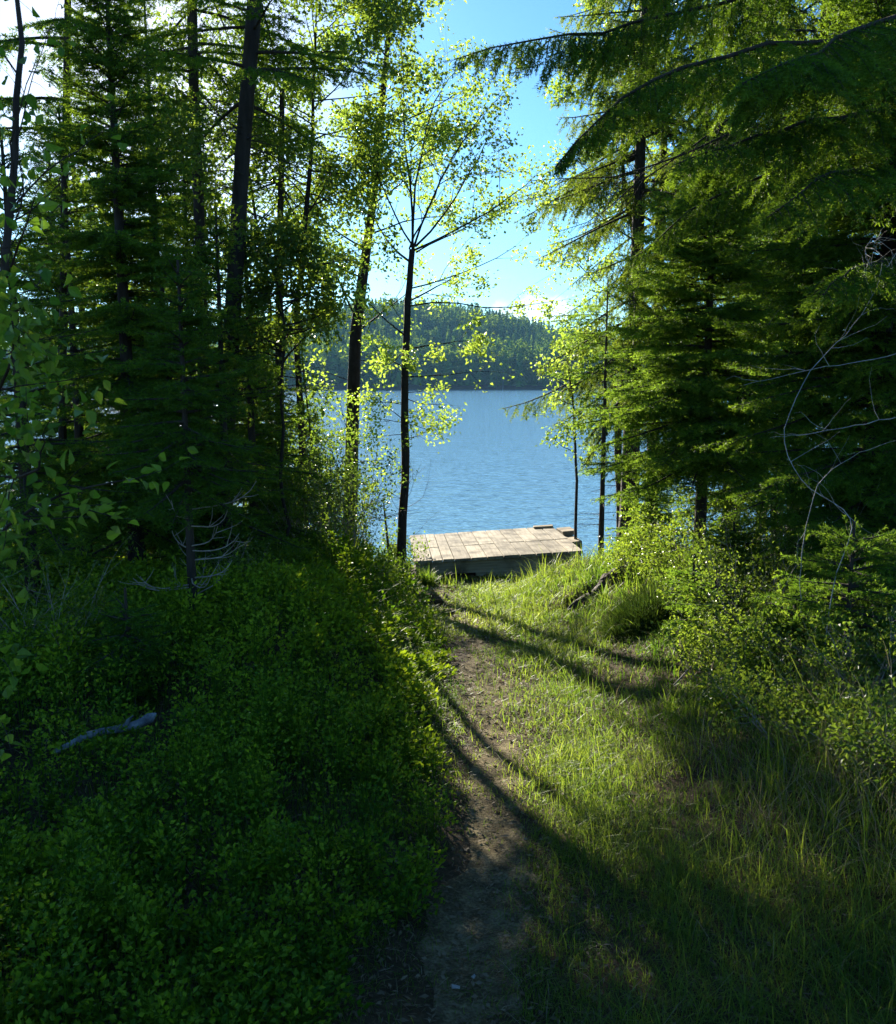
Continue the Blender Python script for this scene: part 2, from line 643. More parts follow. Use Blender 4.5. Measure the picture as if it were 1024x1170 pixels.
# ------------------------------------------------------------------ ground sheet
g1 = np.concatenate([-np.geomspace(7, 1500, 34)[::-1], np.arange(-6.9, 6.95, .07), np.geomspace(7, 1500, 34)])
g2 = np.concatenate([-np.geomspace(1, 1500, 26)[::-1], np.arange(-.9, 15.5, .07), np.geomspace(15.6, 1500, 44)])
X, Y = np.meshgrid(g1, g2)


def sheet(X, Y, Z, name, mat, keep=None):
    ny, nx = X.shape
    idx = np.arange(ny * nx).reshape(ny, nx)
    f = np.stack([idx[:-1, :-1], idx[:-1, 1:], idx[1:, 1:], idx[1:, :-1]], -1)
    f = f[keep] if keep is not None else f.reshape(-1, 4)
    used = np.unique(f)
    re = np.zeros(ny * nx, int)
    re[used] = np.arange(len(used))
    mb = MB()
    mb.add(np.stack([X, Y, Z], -1).reshape(-1, 3)[used], re[f])
    return mb.build(name, mat, smoothed=True)


tag(sheet(X, Y, ground(X, Y), 'ground', M_soil), kind='structure')
ys = np.arange(1.0, 10.9, .025)
uu = np.linspace(-1, 1, 41)
PU, PY = np.meshgrid(uu, ys)
ragged = np.where(PU < 0, .09 * bumps(ys * 3, ys * 0 + 3, 0, 8)[:, None], .09 * bumps(ys * 3 + 40, ys * 0 - 5, 0, 8)[:, None])
PX = path_x(PY) + PU * np.maximum(.01, path_half(PY) + ragged)
# bilinear sampling of the ground sheet's own facets keeps the path just above it
def gsample(x, y):
    ix = np.clip(np.searchsorted(g1, x) - 1, 0, len(g1) - 2)
    iy = np.clip(np.searchsorted(g2, y) - 1, 0, len(g2) - 2)
    tx = (x - g1[ix]) / (g1[ix + 1] - g1[ix])
    ty = (y - g2[iy]) / (g2[iy + 1] - g2[iy])
    GZ = ground(X, Y)
    return (GZ[iy, ix] * (1 - tx) * (1 - ty) + GZ[iy, ix + 1] * tx * (1 - ty) + GZ[iy + 1, ix] * (1 - tx) * ty + GZ[iy + 1, ix + 1] * tx * ty)


tag(sheet(PX, PY, gsample(PX, PY) + .006 + .004 * bumps(PX * 6, PY * 6, 3, 8) - .012 * np.abs(PU) ** 6, 'path', M_path), kind='structure')

# ------------------------------------------------------------------ lake
WATER = -1.42
m, nt, out = newmat('lake_water')
L = nt.links.new
tc = N(nt, 'ShaderNodeTexCoord')
hts = []
for sc_, rot, k in (((1.5, 3.8, 1), .25, 1.0), ((4.2, 10, 1), -.15, .35), ((9, 19, 1), .4, .1)):
    mp = N(nt, 'ShaderNodeMapping')
    mp.inputs['Scale'].default_value = sc_
    mp.inputs['Rotation'].default_value = (0, 0, rot)
    L(tc.outputs['Object'], mp.inputs[0])
    nz = N(nt, 'ShaderNodeTexNoise')
    nz.inputs['Scale'].default_value = 1
    nz.inputs['Detail'].default_value = 2
    L(mp.outputs[0], nz.inputs['Vector'])
    mu = N(nt, 'ShaderNodeMath', operation='MULTIPLY', i1=k)
    L(nz.outputs['Fac'], mu.inputs[0])
    hts.append(mu)
a1 = N(nt, 'ShaderNodeMath', operation='ADD')
a2 = N(nt, 'ShaderNodeMath', operation='ADD')
L(hts[0].outputs[0], a1.inputs[0])
L(hts[1].outputs[0], a1.inputs[1])
L(a1.outputs[0], a2.inputs[0])
L(hts[2].outputs[0], a2.inputs[1])
b = N(nt, 'ShaderNodeBump')
b.inputs['Strength'].default_value = 1
b.inputs['Distance'].default_value = .085
L(a2.outputs[0], b.inputs['Height'])
p = N(nt, 'ShaderNodeBsdfPrincipled')
p.inputs['Base Color'].default_value = (.14, .29, .41, 1)
p.inputs['Roughness'].default_value = .06
p.inputs['IOR'].default_value = 1.33
L(b.outputs[0], p.inputs['Normal'])
L(p.outputs[0], out.inputs[0])
mb = MB()
mb.add([(-1500, 12, WATER), (1500, 12, WATER), (1500, 1500, WATER), (-1500, 1500, WATER)], [(0, 1, 2, 3)])
tag(mb.build('water', m), kind='structure')

# ------------------------------------------------------------------ far hill and its wood
def hill_z(x, y):
    ridge = 28 * np.exp(-((x + 5) / 95) ** 2) + 17 * np.exp(-((x + 130) / 120) ** 2) + 12 * np.exp(-((x - 260) / 150) ** 2)
    s0 = 336 + 7 * np.sin(x * .02 + .6) + 3 * np.sin(x * .07)
    f = smooth(s0 + 6, 520, y)
    return WATER - 1.6 + 3.2 * smooth(s0 - 8, s0 + 5, y) + ridge * f * (1 - .5 * smooth(540, 800, y))


hx, hy = np.meshgrid(np.linspace(-520, 520, 131), np.concatenate([np.linspace(320, 350, 11), np.linspace(356, 800, 60)]))
tag(sheet(hx, hy, hill_z(hx, hy) + .4 * np.sin(hx * .3) * np.sin(hy * .3), 'hill', M_soil), kind='structure')
rng = np.random.default_rng(11)
n = 6400
tx = rng.uniform(-270, 270, n)
ty = 345 + 215 * rng.random(n) ** .95
front = 340 + 7 * np.sin(tx[:700] * .02 + .6) + 3 * np.sin(tx[:700] * .07)
ty[:700] = front + rng.uniform(0, 9, 700)
mb = MB()
th = rng.uniform(8, 15, n)
th[:700] = rng.uniform(12, 19, 700)
tz = hill_z(tx, ty)
con = rng.random(n) < .9
nf = 80
k = np.repeat(np.arange(n), nf)
u = rng.random(n * nf)
hh = .12 + .88 * u ** 1.15
prof = np.where(con[k], (1 - hh) ** .75 * .18, .23 * np.sqrt(np.clip(1 - ((hh - .55) / .47) ** 2, 0, 1)))
az = rng.random(n * nf) * 6.283
rr = prof * th[k] * rng.uniform(.55, 1.1, n * nf) + .12
dirv = np.stack([np.cos(az), np.sin(az), np.where(con[k], -.45, .2) * np.ones(n * nf) + rng.normal(0, .25, n * nf)], 1)
P = np.stack([tx[k], ty[k], tz[k] + hh * th[k]], 1)
tip = P + dirv * rr[:, None]
inn = P + dirv * (rr * .25)[:, None]
sd_ = np.stack([-np.sin(az), np.cos(az), np.zeros(n * nf)], 1) * (.4 + .42 * rr)[:, None]
drop = np.array([0, 0, -.5]) * (.4 + .4 * rr)[:, None]
v = np.stack([inn + UP * .5, tip - sd_ + drop, tip * 1. + drop * .3 + dirv * .3, tip + sd_ + drop], 1).reshape(-1, 3)
tn = np.clip(np.where(con, .28, .72)[k] + rng.normal(0, .16, n)[k], 0, 1)
mb.add(v, np.arange(n * nf * 4).reshape(-1, 4), np.repeat(tn, 4))
tag(mb.build('far_forest', M_far), 'dense dark mixed wood covering the hill across the lake', 'forest', kind='stuff')
proto = None
for i, (u_, h_) in enumerate(((575, 11), (568, 9))):
    d_ = 338.
    x_ = (u_ - 512) / F * d_
    x_ = x_
    y_ = 334.5 + 7 * math.sin(x_ * .02 + .6) + 3 * math.sin(x_ * .07) + (i % 3)
    z_ = float(hill_z(x_, y_))
    if proto is None:
        proto = thing('birch_tree', '', 'tree', (x_, y_, z_ - .1), 0, 'pale birches on the far shore')
        t_ = MB()
        tube(t_, [(0, 0, 0), (.15, 0, 5), (-.1, 0, 9), (.1, 0, 14)], [.26, .22, .16, .05], 6)
        t_.build('trunk', M_farbark, proto)
        c_ = MB()
        r_ = np.random.default_rng(3)
        P = r_.normal(0, 1, (420, 3)) * (.95, .95, 2.6) + (0, .6, 11)
        leaves(c_, r_, P, r_.standard_normal((420, 3)), .9, .7, r_.uniform(.3, .9, 420))
        c_.build('crown', M_far, proto)
        proto['label'] = 'pale slender birch trunk at the foot of the wood across the lake'
    else:
        copy_thing(proto, (x_, y_, z_ - .1), i * 1.3, 'pale slender birch trunk at the foot of the wood across the lake', None, h_ / 16)

# ------------------------------------------------------------------ dock
rng = np.random.default_rng(21)
DC = at(570, 640, 11.95)
DZ = at(570, 634, 11.95)[2]
dock = thing('dock', 'low weathered wooden dock of grey brown boards at the lake edge', 'dock', (0.70, 11.75, DZ), R(4))
dock.rotation_euler = (R(-1.0), R(-3.0), R(4))
W_, D_ = 2.34, 2.3
mb = MB()
wid = [.26, .14, .16] + [.225] * 8
xx = -W_ / 2
for k, bw in enumerate(wid):
    bw = min(bw, W_ / 2 - xx)
    rows = ((0, 1.02), (1.03, D_))
    for (y0, y1) in rows:
        off = rng.normal(0, .012)
        box(mb, (xx + bw / 2, (y0 + y1) / 2 + off * .6, rng.normal(0, .002)), (bw - .010, y1 - y0 - .006, .045), None, rng.random(), .0008, rng)
    xx += bw
mb.build('deck', M_wood, dock)
for y0, h_, z_, t_ in ((.09, .17, -.112, .5), (1.0, .14, -.1, .3), (2.15, .14, -.1, .4)):
    mb = MB()
    box(mb, (0, y0, z_), (W_ - .06, .09, h_), None, t_, .004, rng)
    mb.build('beam', M_beam, dock)
mb = MB()
box(mb, (.42, .055, -.285), (1.5, .05, .17), np.array(Euler((0, R(1.5), 0)).to_matrix()), .9, .003, rng)
tag(mb.build('skirt_board', M_beam, dock), 'lower grey board under the front beam')
for x_, y0 in ((-1.0, .2), (1.0, .2), (-1.0, 2.08), (1.0, 2.08), (0.1, 2.08)):
    mb = MB()
    tube(mb, [(x_, y0, -.9 if y0 > 1 else -.55), (x_, y0, -.3), (x_, y0, -.19)], [.07, .065, .06], 10, .4, True, .03, rng)
    mb.build('post', M_dark, dock)
# loose timbers on the far right corner
dm = np.array(Euler((R(-1.0), R(-3.0), R(4))).to_matrix())
dl = np.array(dock.location)
labs = ['short thick grey timber beside the far right corner, level with the deck boards', 'squared dark timber end at the right edge of the dock under the others',
        'weathered offcut board lying on top of the far right deck boards']
for i, (c_, s_, rz) in enumerate((((1.31, 1.84, .0), (.22, .40, .07), 4), ((1.28, 1.55, -.10), (.17, .95, .13), 3), ((1.0, 2.18, .043), (.32, .11, .038), -6))):
    mb = MB()
    Rm = np.array(Euler((0, 0, R(rz))).to_matrix())
    box(mb, (0, 0, 0), s_, Rm, .3 + .3 * i, .004, rng)
    o = mb.build('timber', M_beam)
    o.location = dl + dm @ np.array(c_)
    o.rotation_euler = dock.rotation_euler
    tag(o, labs[i], 'timber', 'loose timbers on the dock corner')

# ------------------------------------------------------------------ conifers
def limb_curve(p0, az, L_, e0, droop, up, n=7, rng=None, wig=.04):
    s = np.linspace(0, 1, n)
    e = e0 - droop * s + up * s * s
    a = az + (np.cumsum(rng.normal(0, wig, n)) if rng is not None else 0)
    st = np.stack([np.cos(e) * np.cos(a), np.cos(e) * np.sin(a), np.sin(e)], 1) * (L_ / (n - 1))
    return p0 + np.vstack([np.zeros(3), np.cumsum(st[:-1], 0)])


def lerp_path(pts, t):
    """points and tangents along a polyline at parameters t in 0..1"""
    n = len(pts) - 1
    k = np.clip((t * n).astype(int), 0, n - 1)
    f = (t * n - k)[:, None]
    return pts[k] * (1 - f) + pts[k + 1] * f, nrm(pts[k + 1] - pts[k])


class Conifer:
    def __init__(s, seed, nsp=.009, nl=.018, nw=.0028, sp2=.07, l2=.5, sp3=.045, l3=.09, hang=.15, hang3=.1, bright=.8, tipb=.35):
        s.rng = np.random.default_rng(seed)
        s.w, s.nb = MB(), MB()
        s.nsp, s.nl, s.nw, s.sp2, s.l2, s.sp3, s.l3, s.hang, s.hang3, s.bright, s.tipb = nsp, nl, nw, sp2, l2, sp3, l3, hang, hang3, bright, tipb
        s.P, s.D, s.L, s.N, s.B = [], [], [], [], []
        s.segs = []

    def trunk(s, pts, rad, n=9):
        pts = np.asarray(pts, float)
        t = np.linspace(0, 1, max(len(pts), 12))
        k = np.linspace(0, 1, len(pts))
        P = np.stack([np.interp(t, k, pts[:, i]) for i in range(3)], 1)
        r = np.interp(t, k, rad)
        r[0] *= 1.35
        tube(s.w, P, r, n, .5, True, .035, s.rng)

    def branch(s, pts, r0, start=.12, bare=0., l2=None, hang=None, dead=False, dens=1.):
        rng = s.rng
        pts = np.asarray(pts, float)
        Lb = np.linalg.norm(np.diff(pts, axis=0), axis=1).sum()
        tube(s.w, pts, np.linspace(r0, max(.0018, r0 * .18), len(pts)), 5, .5, False)
        n = max(3, int(Lb * (1 - start) / s.sp2 * dens))
        t = np.sort(start + (1 - start) * np.clip((np.arange(n) + rng.uniform(-.4, .4, n)) / n, 0, 1))
        p, tg = lerp_path(pts, np.minimum(t, .999))
        sgn = np.where(np.arange(n) % 2, 1., -1.)
        side = nrm(np.cross(tg, UP))
        a = rng.uniform(.7, 1.15, n)
        d = tg * np.cos(a)[:, None] + side * (sgn * np.sin(a))[:, None]
        d[:, 2] -= (s.hang if hang is None else hang) * rng.uniform(.3, 1.5, n)
        d = nrm(d)
        ln = ((s.l2 if l2 is None else l2) * Lb * (1 - t) ** .8 * rng.uniform(.5, 1.1, n) + .05)
        ln = np.minimum(ln, .8)
        if dead:
            q = p + d * ln[:, None] * .6
            sticks(s.w, p, q, .0025, .001)
            m_ = q + nrm(d + rng.normal(0, .5, (n, 3))) * ln[:, None] * .4
            sticks(s.w, q, m_, .0015, .0008)
            return
        s.P.append(p); s.D.append(d); s.L.append(ln); s.N.append(np.cross(tg, side)); s.B.append(np.full(n, 1.))
        # needles on the outer part of the limb itself
        k = np.arange(max(1, int(len(pts) * max(bare, .35))), len(pts) - 1)
        for i in k:
            v = pts[i + 1] - pts[i]
            l_ = np.linalg.norm(v)
            s.segs.append((pts[i][None], (v / l_)[None], np.array([l_]), np.array([.4])))
        v = pts[-1] - pts[-2]
        s.segs.append((pts[-1][None], nrm(v)[None], np.array([.06]), np.array([s.bright])))

    def finish(s):
        rng = s.rng
        P, D, Ls, Nn = (np.concatenate(x) for x in (s.P, s.D, s.L, s.N))
        # each side twig bends down a little half way
        M1 = P + D * (Ls * .5)[:, None]
        D2 = D.copy()
        D2[:, 2] -= s.hang * .9
        D2 = nrm(D2)
        sticks(s.w, P, M1, .0028, .002)
        sticks(s.w, M1, M1 + D2 * (Ls * .5)[:, None], .002, .001)
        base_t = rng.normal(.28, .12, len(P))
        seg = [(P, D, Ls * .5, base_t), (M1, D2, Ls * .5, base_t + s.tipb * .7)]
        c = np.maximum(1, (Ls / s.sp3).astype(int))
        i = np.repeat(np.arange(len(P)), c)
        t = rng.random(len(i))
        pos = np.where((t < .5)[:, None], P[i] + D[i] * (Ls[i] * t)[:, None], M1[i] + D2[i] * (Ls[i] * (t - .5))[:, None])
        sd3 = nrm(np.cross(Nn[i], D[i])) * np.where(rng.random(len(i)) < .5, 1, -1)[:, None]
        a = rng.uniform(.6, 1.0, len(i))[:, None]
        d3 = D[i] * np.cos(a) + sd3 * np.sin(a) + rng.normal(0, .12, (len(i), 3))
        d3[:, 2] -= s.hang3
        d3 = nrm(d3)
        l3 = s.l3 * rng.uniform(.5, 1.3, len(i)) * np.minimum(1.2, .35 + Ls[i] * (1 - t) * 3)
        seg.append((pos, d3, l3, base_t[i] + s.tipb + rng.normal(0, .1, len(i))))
        for sg in seg + s.segs:
            pass
        allP = np.concatenate([x[0] for x in seg + s.segs])
        allD = np.concatenate([x[1] for x in seg + s.segs])
        allL = np.concatenate([x[2] for x in seg + s.segs])
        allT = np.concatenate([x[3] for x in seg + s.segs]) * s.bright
        needles(s.nb, rng, allP, allD, allL, allT, s.nsp, s.nl, s.nw)

    def crown(s, H, cb, Lmax, dz=.16, nper=5, e_low=-.25, e_top=.75, droop=.35, up=.45, r0=.014, pw=.8, start=.1, axis=None, lowtaper=.8, lmin=.08, az_pref=None, top=None):
        rng = s.rng
        h = cb
        top = H - .12 if top is None else top
        while h < top:
            t = (H - h) / (H - cb)
            for k in range(nper):
                if rng.random() < .1:
                    continue
                az = rng.random() * 6.283
                hk = h + rng.uniform(-.5, .5) * dz
                Lb = Lmax * t ** pw * (lowtaper + (1 - lowtaper) * min(1, (1 - t) * 5)) * rng.uniform(.65, 1.12) + lmin
                if az_pref is not None:
                    Lb *= az_pref(az, hk)
                    if Lb < .05:
                        continue
                e0 = e_top + (e_low - e_top) * t ** .7 + rng.normal(0, .08)
                c = axis(hk) if axis else np.array([0, 0, hk])
                s.branch(limb_curve(c, az, Lb, e0, droop * rng.uniform(.6, 1.3), up * rng.uniform(.5, 1.3), 7, rng), r0 * (.35 + .65 * t), start)
            h += dz * (.55 + .6 * t) * rng.uniform(.8, 1.2)
        s.segs.append((np.array([[0, 0, H - .15]]) if axis is None else (axis(H - .15))[None], UP[None], np.array([.17]), np.array([.8])))

    def build(s, name, label, loc, mat, group=None, bark=None, rz=0.):
        s.finish()
        r = thing(name, label, 'tree', loc, rz, group)
        s.w.build('trunk', bark or M_dark, r, True)
        s.nb.build('crown', mat, r)
        return r


def straight(H, r0, s, lean=(0, 0), top_r=.008, sink=.15):
    pts = [(lean[0] * t * H, lean[1] * t * H, -sink + (H + sink) * t) for t in np.linspace(0, 1, 9)]
    s.trunk(pts, np.linspace(r0, top_r, 9))
    return lambda h: np.array([lean[0] * h, lean[1] * h, h])


def spruce(label, loc, seed, H, r0, cb, Lmax, mat=None, group=None, lean=(0, 0), lod=1., dead_low=0, name='spruce_tree', az_pref=None, **kw):
    ck = {k: kw.pop(k) for k in list(kw) if k in ('dz', 'nper', 'e_low', 'e_top', 'droop', 'up', 'pw', 'start', 'lowtaper', 'lmin', 'top')}
    par = dict(nsp=.0034 * lod, nl=.02 * (1 + .3 * (lod - 1)), nw=.0036 * lod, sp2=.04 * (1 + .2 * (lod - 1)), sp3=.021 * (1 + .25 * (lod - 1)), l3=.12)
    par.update(kw)
    s = Conifer(seed, **par)
    ax = straight(H, r0, s, lean)
    s.crown(H, cb, Lmax, axis=ax, az_pref=az_pref, **ck)
    for k in range(dead_low):
        h = s.rng.uniform(.12 * cb, cb)
        s.branch(limb_curve(ax(h), s.rng.random() * 6.28, s.rng.uniform(.2, .6) * Lmax, s.rng.uniform(-.3, .2), .4, .2, 6, s.rng, .15), .006, .3, dead=True)
    return s.build(name, label, loc, mat or M_spruce, group)


YG, OG, BG = 'young spruces beside the path', 'old spruces by the shore', 'spruces of the dark left thicket'
# left thicket
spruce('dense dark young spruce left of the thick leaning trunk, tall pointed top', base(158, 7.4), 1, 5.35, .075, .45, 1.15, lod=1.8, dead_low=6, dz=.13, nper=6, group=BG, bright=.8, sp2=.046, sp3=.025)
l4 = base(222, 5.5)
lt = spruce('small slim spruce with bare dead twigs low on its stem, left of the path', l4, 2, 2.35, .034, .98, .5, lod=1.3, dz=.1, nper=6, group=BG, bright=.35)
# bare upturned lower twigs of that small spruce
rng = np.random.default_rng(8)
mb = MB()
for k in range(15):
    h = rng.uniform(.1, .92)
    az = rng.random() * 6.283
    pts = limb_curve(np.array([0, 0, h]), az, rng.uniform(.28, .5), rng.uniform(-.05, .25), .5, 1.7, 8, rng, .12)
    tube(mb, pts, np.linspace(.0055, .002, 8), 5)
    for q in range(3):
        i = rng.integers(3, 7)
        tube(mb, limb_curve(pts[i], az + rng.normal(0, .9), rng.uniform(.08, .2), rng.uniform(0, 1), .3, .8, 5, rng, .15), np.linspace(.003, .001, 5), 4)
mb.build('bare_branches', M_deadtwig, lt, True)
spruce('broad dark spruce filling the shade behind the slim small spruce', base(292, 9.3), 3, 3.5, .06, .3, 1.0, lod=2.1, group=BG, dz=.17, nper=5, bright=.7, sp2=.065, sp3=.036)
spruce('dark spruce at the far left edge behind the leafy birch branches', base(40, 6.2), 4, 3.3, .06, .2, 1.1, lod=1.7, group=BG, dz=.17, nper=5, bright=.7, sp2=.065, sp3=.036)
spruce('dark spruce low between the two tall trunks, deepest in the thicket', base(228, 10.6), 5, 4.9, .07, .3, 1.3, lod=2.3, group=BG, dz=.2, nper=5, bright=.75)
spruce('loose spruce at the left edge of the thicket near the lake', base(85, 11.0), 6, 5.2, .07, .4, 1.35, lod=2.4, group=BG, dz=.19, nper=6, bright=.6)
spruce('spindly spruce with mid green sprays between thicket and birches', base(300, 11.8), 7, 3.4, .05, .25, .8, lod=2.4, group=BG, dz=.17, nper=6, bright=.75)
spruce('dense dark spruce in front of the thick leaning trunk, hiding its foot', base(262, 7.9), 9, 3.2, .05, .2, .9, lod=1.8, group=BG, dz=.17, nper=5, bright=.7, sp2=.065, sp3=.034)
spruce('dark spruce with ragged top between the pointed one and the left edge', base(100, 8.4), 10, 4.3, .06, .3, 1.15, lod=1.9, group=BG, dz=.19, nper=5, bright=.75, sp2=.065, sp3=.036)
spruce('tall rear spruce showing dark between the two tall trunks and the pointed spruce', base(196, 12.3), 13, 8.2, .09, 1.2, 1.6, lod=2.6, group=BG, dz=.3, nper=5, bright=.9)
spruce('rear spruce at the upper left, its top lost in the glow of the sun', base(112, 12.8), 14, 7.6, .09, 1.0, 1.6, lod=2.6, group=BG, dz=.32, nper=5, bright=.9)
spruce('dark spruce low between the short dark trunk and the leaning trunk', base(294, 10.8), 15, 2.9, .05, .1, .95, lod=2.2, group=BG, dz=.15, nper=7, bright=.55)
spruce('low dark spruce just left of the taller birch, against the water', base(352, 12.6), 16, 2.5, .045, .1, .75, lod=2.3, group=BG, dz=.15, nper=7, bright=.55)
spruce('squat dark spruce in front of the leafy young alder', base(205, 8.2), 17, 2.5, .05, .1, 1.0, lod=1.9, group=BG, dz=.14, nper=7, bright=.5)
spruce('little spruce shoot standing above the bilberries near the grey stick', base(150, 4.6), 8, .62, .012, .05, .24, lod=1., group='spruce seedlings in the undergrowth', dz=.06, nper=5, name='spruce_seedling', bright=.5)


def tall(label, seed, d, px, r0, r1, H_extra, cbv, Lmax, group, mat=M_spruce, dens=1., dead=14, lod=2.6, hang=.25, **kw):
    """tall tree whose trunk follows photo points px (u, v) at distance d and goes on up out of frame"""
    b = base(px[0][0], d)
    pts = [b - np.array([0, 0, .2])]
    for (u_, v_) in px[1:]:
        pts.append(at(u_, v_, d))
    pts = np.array(pts) - b
    dv = pts[-1] - pts[-2]
    dv = dv / np.linalg.norm(dv)
    dv = nrm(dv * .6 + UP * .4)
    pts = np.vstack([pts, pts[-1] + dv * H_extra])
    H = pts[-1][2]
    s = Conifer(seed, nsp=.0036 * lod, nl=.02 * (1 + .3 * (lod - 1)), nw=.0036 * lod, sp2=.06, sp3=.032, l3=.15, hang=hang, hang3=.25, **kw)
    zz = np.clip(pts[:, 2] / H, 0, 1)
    s.trunk(pts, r0 + (r1 - r0) * zz, 10)
    ax = lambda h: np.array([np.interp(h, pts[:, 2], pts[:, 0]), np.interp(h, pts[:, 2], pts[:, 1]), h])
    cb = at(512, cbv, d)[2] - b[2]
    s.crown(H, cb, Lmax, dz=.42 / dens, nper=4, e_low=-.15, e_top=.5, droop=.5, up=.35, r0=.02, axis=ax, pw=.6, start=.25)
    for k in range(dead):
        h = s.rng.uniform(.25 * cb, cb * 1.05)
        s.branch(limb_curve(ax(h), s.rng.random() * 6.28, s.rng.uniform(.4, 1.2), s.rng.uniform(-.3, .5), .5, .3, 7, s.rng, .18), .008, .25, dead=True)
    return s, b


TG = 'tall dark trunks of the left bank'
s, b = tall('', 31, 9.0, [(252, 640), (262, 420), (272, 260), (281, 120), (293, -10)],   .088, .06, 3.2, 110, 1.5, TG, dead=34, dens=1.3)
s.build('spruce_tree', 'thick dark trunk leaning right, tallest of the left thicket, with bare snags', b, M_spruce, TG)
s, b = tall('', 32, 10.2, [(238, 640), (232, 400), (228, 250), (222, 120), (219, -10)], .07, .045, 3., 90, 1.6, TG, dead=26, dens=1.3)
s.build('spruce_tree', 'thinner straight dark trunk just left of the thick leaning one', b, M_spruce, TG)
s, b = tall('', 33, 11.4, [(320, 640), (319, 400), (320, 260), (322, 180)], .07, .03, .8, 215, .9, TG, dead=20, dens=1.)
s.build('spruce_tree', 'short dark trunk seen between the thick leaning trunk and the birches', b, M_spruce, TG)
s, b = tall('', 34, 8.6, [(70, 660), (72, 400), (74, 200), (78, -10)], .04, .024, 2.4, 170, 1.5, TG, dead=16, dens=1.)
s.build('spruce_tree', 'slender spruce trunk nearest the left edge among fine bare twigs', b, M_spruce, TG)

# right side
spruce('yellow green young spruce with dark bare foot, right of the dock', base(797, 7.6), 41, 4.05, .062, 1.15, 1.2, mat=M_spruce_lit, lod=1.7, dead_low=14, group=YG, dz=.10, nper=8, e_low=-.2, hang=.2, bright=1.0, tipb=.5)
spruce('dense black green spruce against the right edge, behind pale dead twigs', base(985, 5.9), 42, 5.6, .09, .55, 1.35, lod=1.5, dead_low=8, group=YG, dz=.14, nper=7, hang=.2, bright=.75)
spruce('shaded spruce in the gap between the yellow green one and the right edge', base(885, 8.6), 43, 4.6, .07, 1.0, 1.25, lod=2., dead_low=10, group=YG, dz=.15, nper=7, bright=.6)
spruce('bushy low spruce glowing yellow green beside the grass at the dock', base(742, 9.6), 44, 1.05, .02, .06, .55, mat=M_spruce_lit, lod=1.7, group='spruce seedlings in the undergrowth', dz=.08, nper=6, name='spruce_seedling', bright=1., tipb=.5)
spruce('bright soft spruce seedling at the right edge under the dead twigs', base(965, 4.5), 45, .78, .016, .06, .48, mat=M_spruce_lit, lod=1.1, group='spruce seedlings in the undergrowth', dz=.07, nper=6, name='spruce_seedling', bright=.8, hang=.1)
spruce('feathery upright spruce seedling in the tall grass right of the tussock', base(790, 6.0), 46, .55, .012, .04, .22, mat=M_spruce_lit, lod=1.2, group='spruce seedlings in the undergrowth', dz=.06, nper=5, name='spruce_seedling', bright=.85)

SG = 'spruce seedlings in the undergrowth'
for lb, u_, d_, H, W_, sd0 in (('knee high spruce seedling left of the bush with pale sunlit specks', 815, 5.6, .5, .34, 151), ('small spruce seedling at the right of the ankle high bush', 905, 4.7, .42, .32, 152), ('broad low spruce seedling in front of the dark foot of the young spruce', 835, 7.0, .7, .5, 153), ('dim spruce seedling against the right border', 1020, 5.3, .9, .55, 154)):
    spruce(lb, base(u_, d_), sd0, H, .014, .05, W_, mat=M_spruce_lit, lod=1.3, group=SG, dz=.07, nper=6, name='spruce_seedling', bright=.8, hang=.12)

# old spruces by the shore, long pendulous sprays
def old(label, seed, u, d, r0, H, cb, Lmax, mat=M_olive, az_pref=None, dens=1., **kw):
    s = Conifer(seed, nsp=.009, nl=.034, nw=.009, sp2=.07, sp3=.046, l3=.18, hang=.85, hang3=.6, bright=.95, tipb=.4)
    b = base(u, d)
    ax = straight(H, r0, s)
    s.crown(H, cb, Lmax, dz=.42 / dens, nper=5, e_low=-.5, e_top=.3, droop=.45, up=.55, r0=.026, axis=ax, pw=.55, start=.22, az_pref=az_pref)
    for k in range(10):
        h = s.rng.uniform(.3, cb)
        s.branch(limb_curve(ax(h), s.rng.random() * 6.28, s.rng.uniform(.3, .9), -.1, .5, .3, 6, s.rng, .18), .007, .3, dead=True)
    return s.build('spruce_tree', label, b, mat, OG)


old('big old spruce with thick trunk at the water right of the dock, olive drooping sprays', 51, 717, 13.2, .16, 11.5, 2.9, 2.3)
old('thick spruce trunk close behind the big old one at the water', 52, 742, 13.9, .12, 10.5, 3.4, 1.9)
old('tall spruce with drooping sprays behind the yellow green young spruce', 53, 832, 11.0, .12, 11., 3.4, 2.2)
old('rear spruce at the upper right among hanging sprays', 54, 905, 12.2, .13, 11.5, 2.6, 2.4)
old('spruce at the right edge near the water, seen through gaps', 55, 1010, 10.6, .11, 10., 1.6, 2.2)

# thin half dead spruce with one tuft, in front of the shore
s = Conifer(61, nsp=.007, nl=.03, nw=.008, sp2=.07, sp3=.045, l3=.11, hang=.2, bright=1., tipb=.4)
b = base(686, 12.3)
ax = straight(4.1, .048, s)
for h0, h1, Lm, nb_ in ((1.42, 1.6, .42, 8), (2.35, 2.6, .5, 7), (2.8, 4.0, .75, 22)):
    for k in range(nb_):
        h = s.rng.uniform(h0, h1)
        s.branch(limb_curve(ax(h), s.rng.random() * 6.28, Lm * s.rng.uniform(.5, 1.1), .1, .5, .4, 6, s.rng), .007, .15)
for k in range(22):
    h = s.rng.uniform(.3, 2.8)
    s.branch(limb_curve(ax(h), s.rng.random() * 6.28, s.rng.uniform(.15, .5), .1, .5, .3, 6, s.rng, .15), .004, .35, dead=True)
s.build('spruce_tree', 'thin nearly bare spruce stem with a round green tuft beside the dock', b, M_spruce_lit)

# overhanging spruce at the right edge: trunk just outside the picture, long limbs reaching in
s = Conifer(71, nsp=.004, nl=.022, nw=.0048, sp2=.04, l2=.3, sp3=.026, l3=.12, hang=.7, hang3=.45, bright=.75, tipb=.35)
b = base(1120, 6.0)
ax = straight(8.5, .15, s)


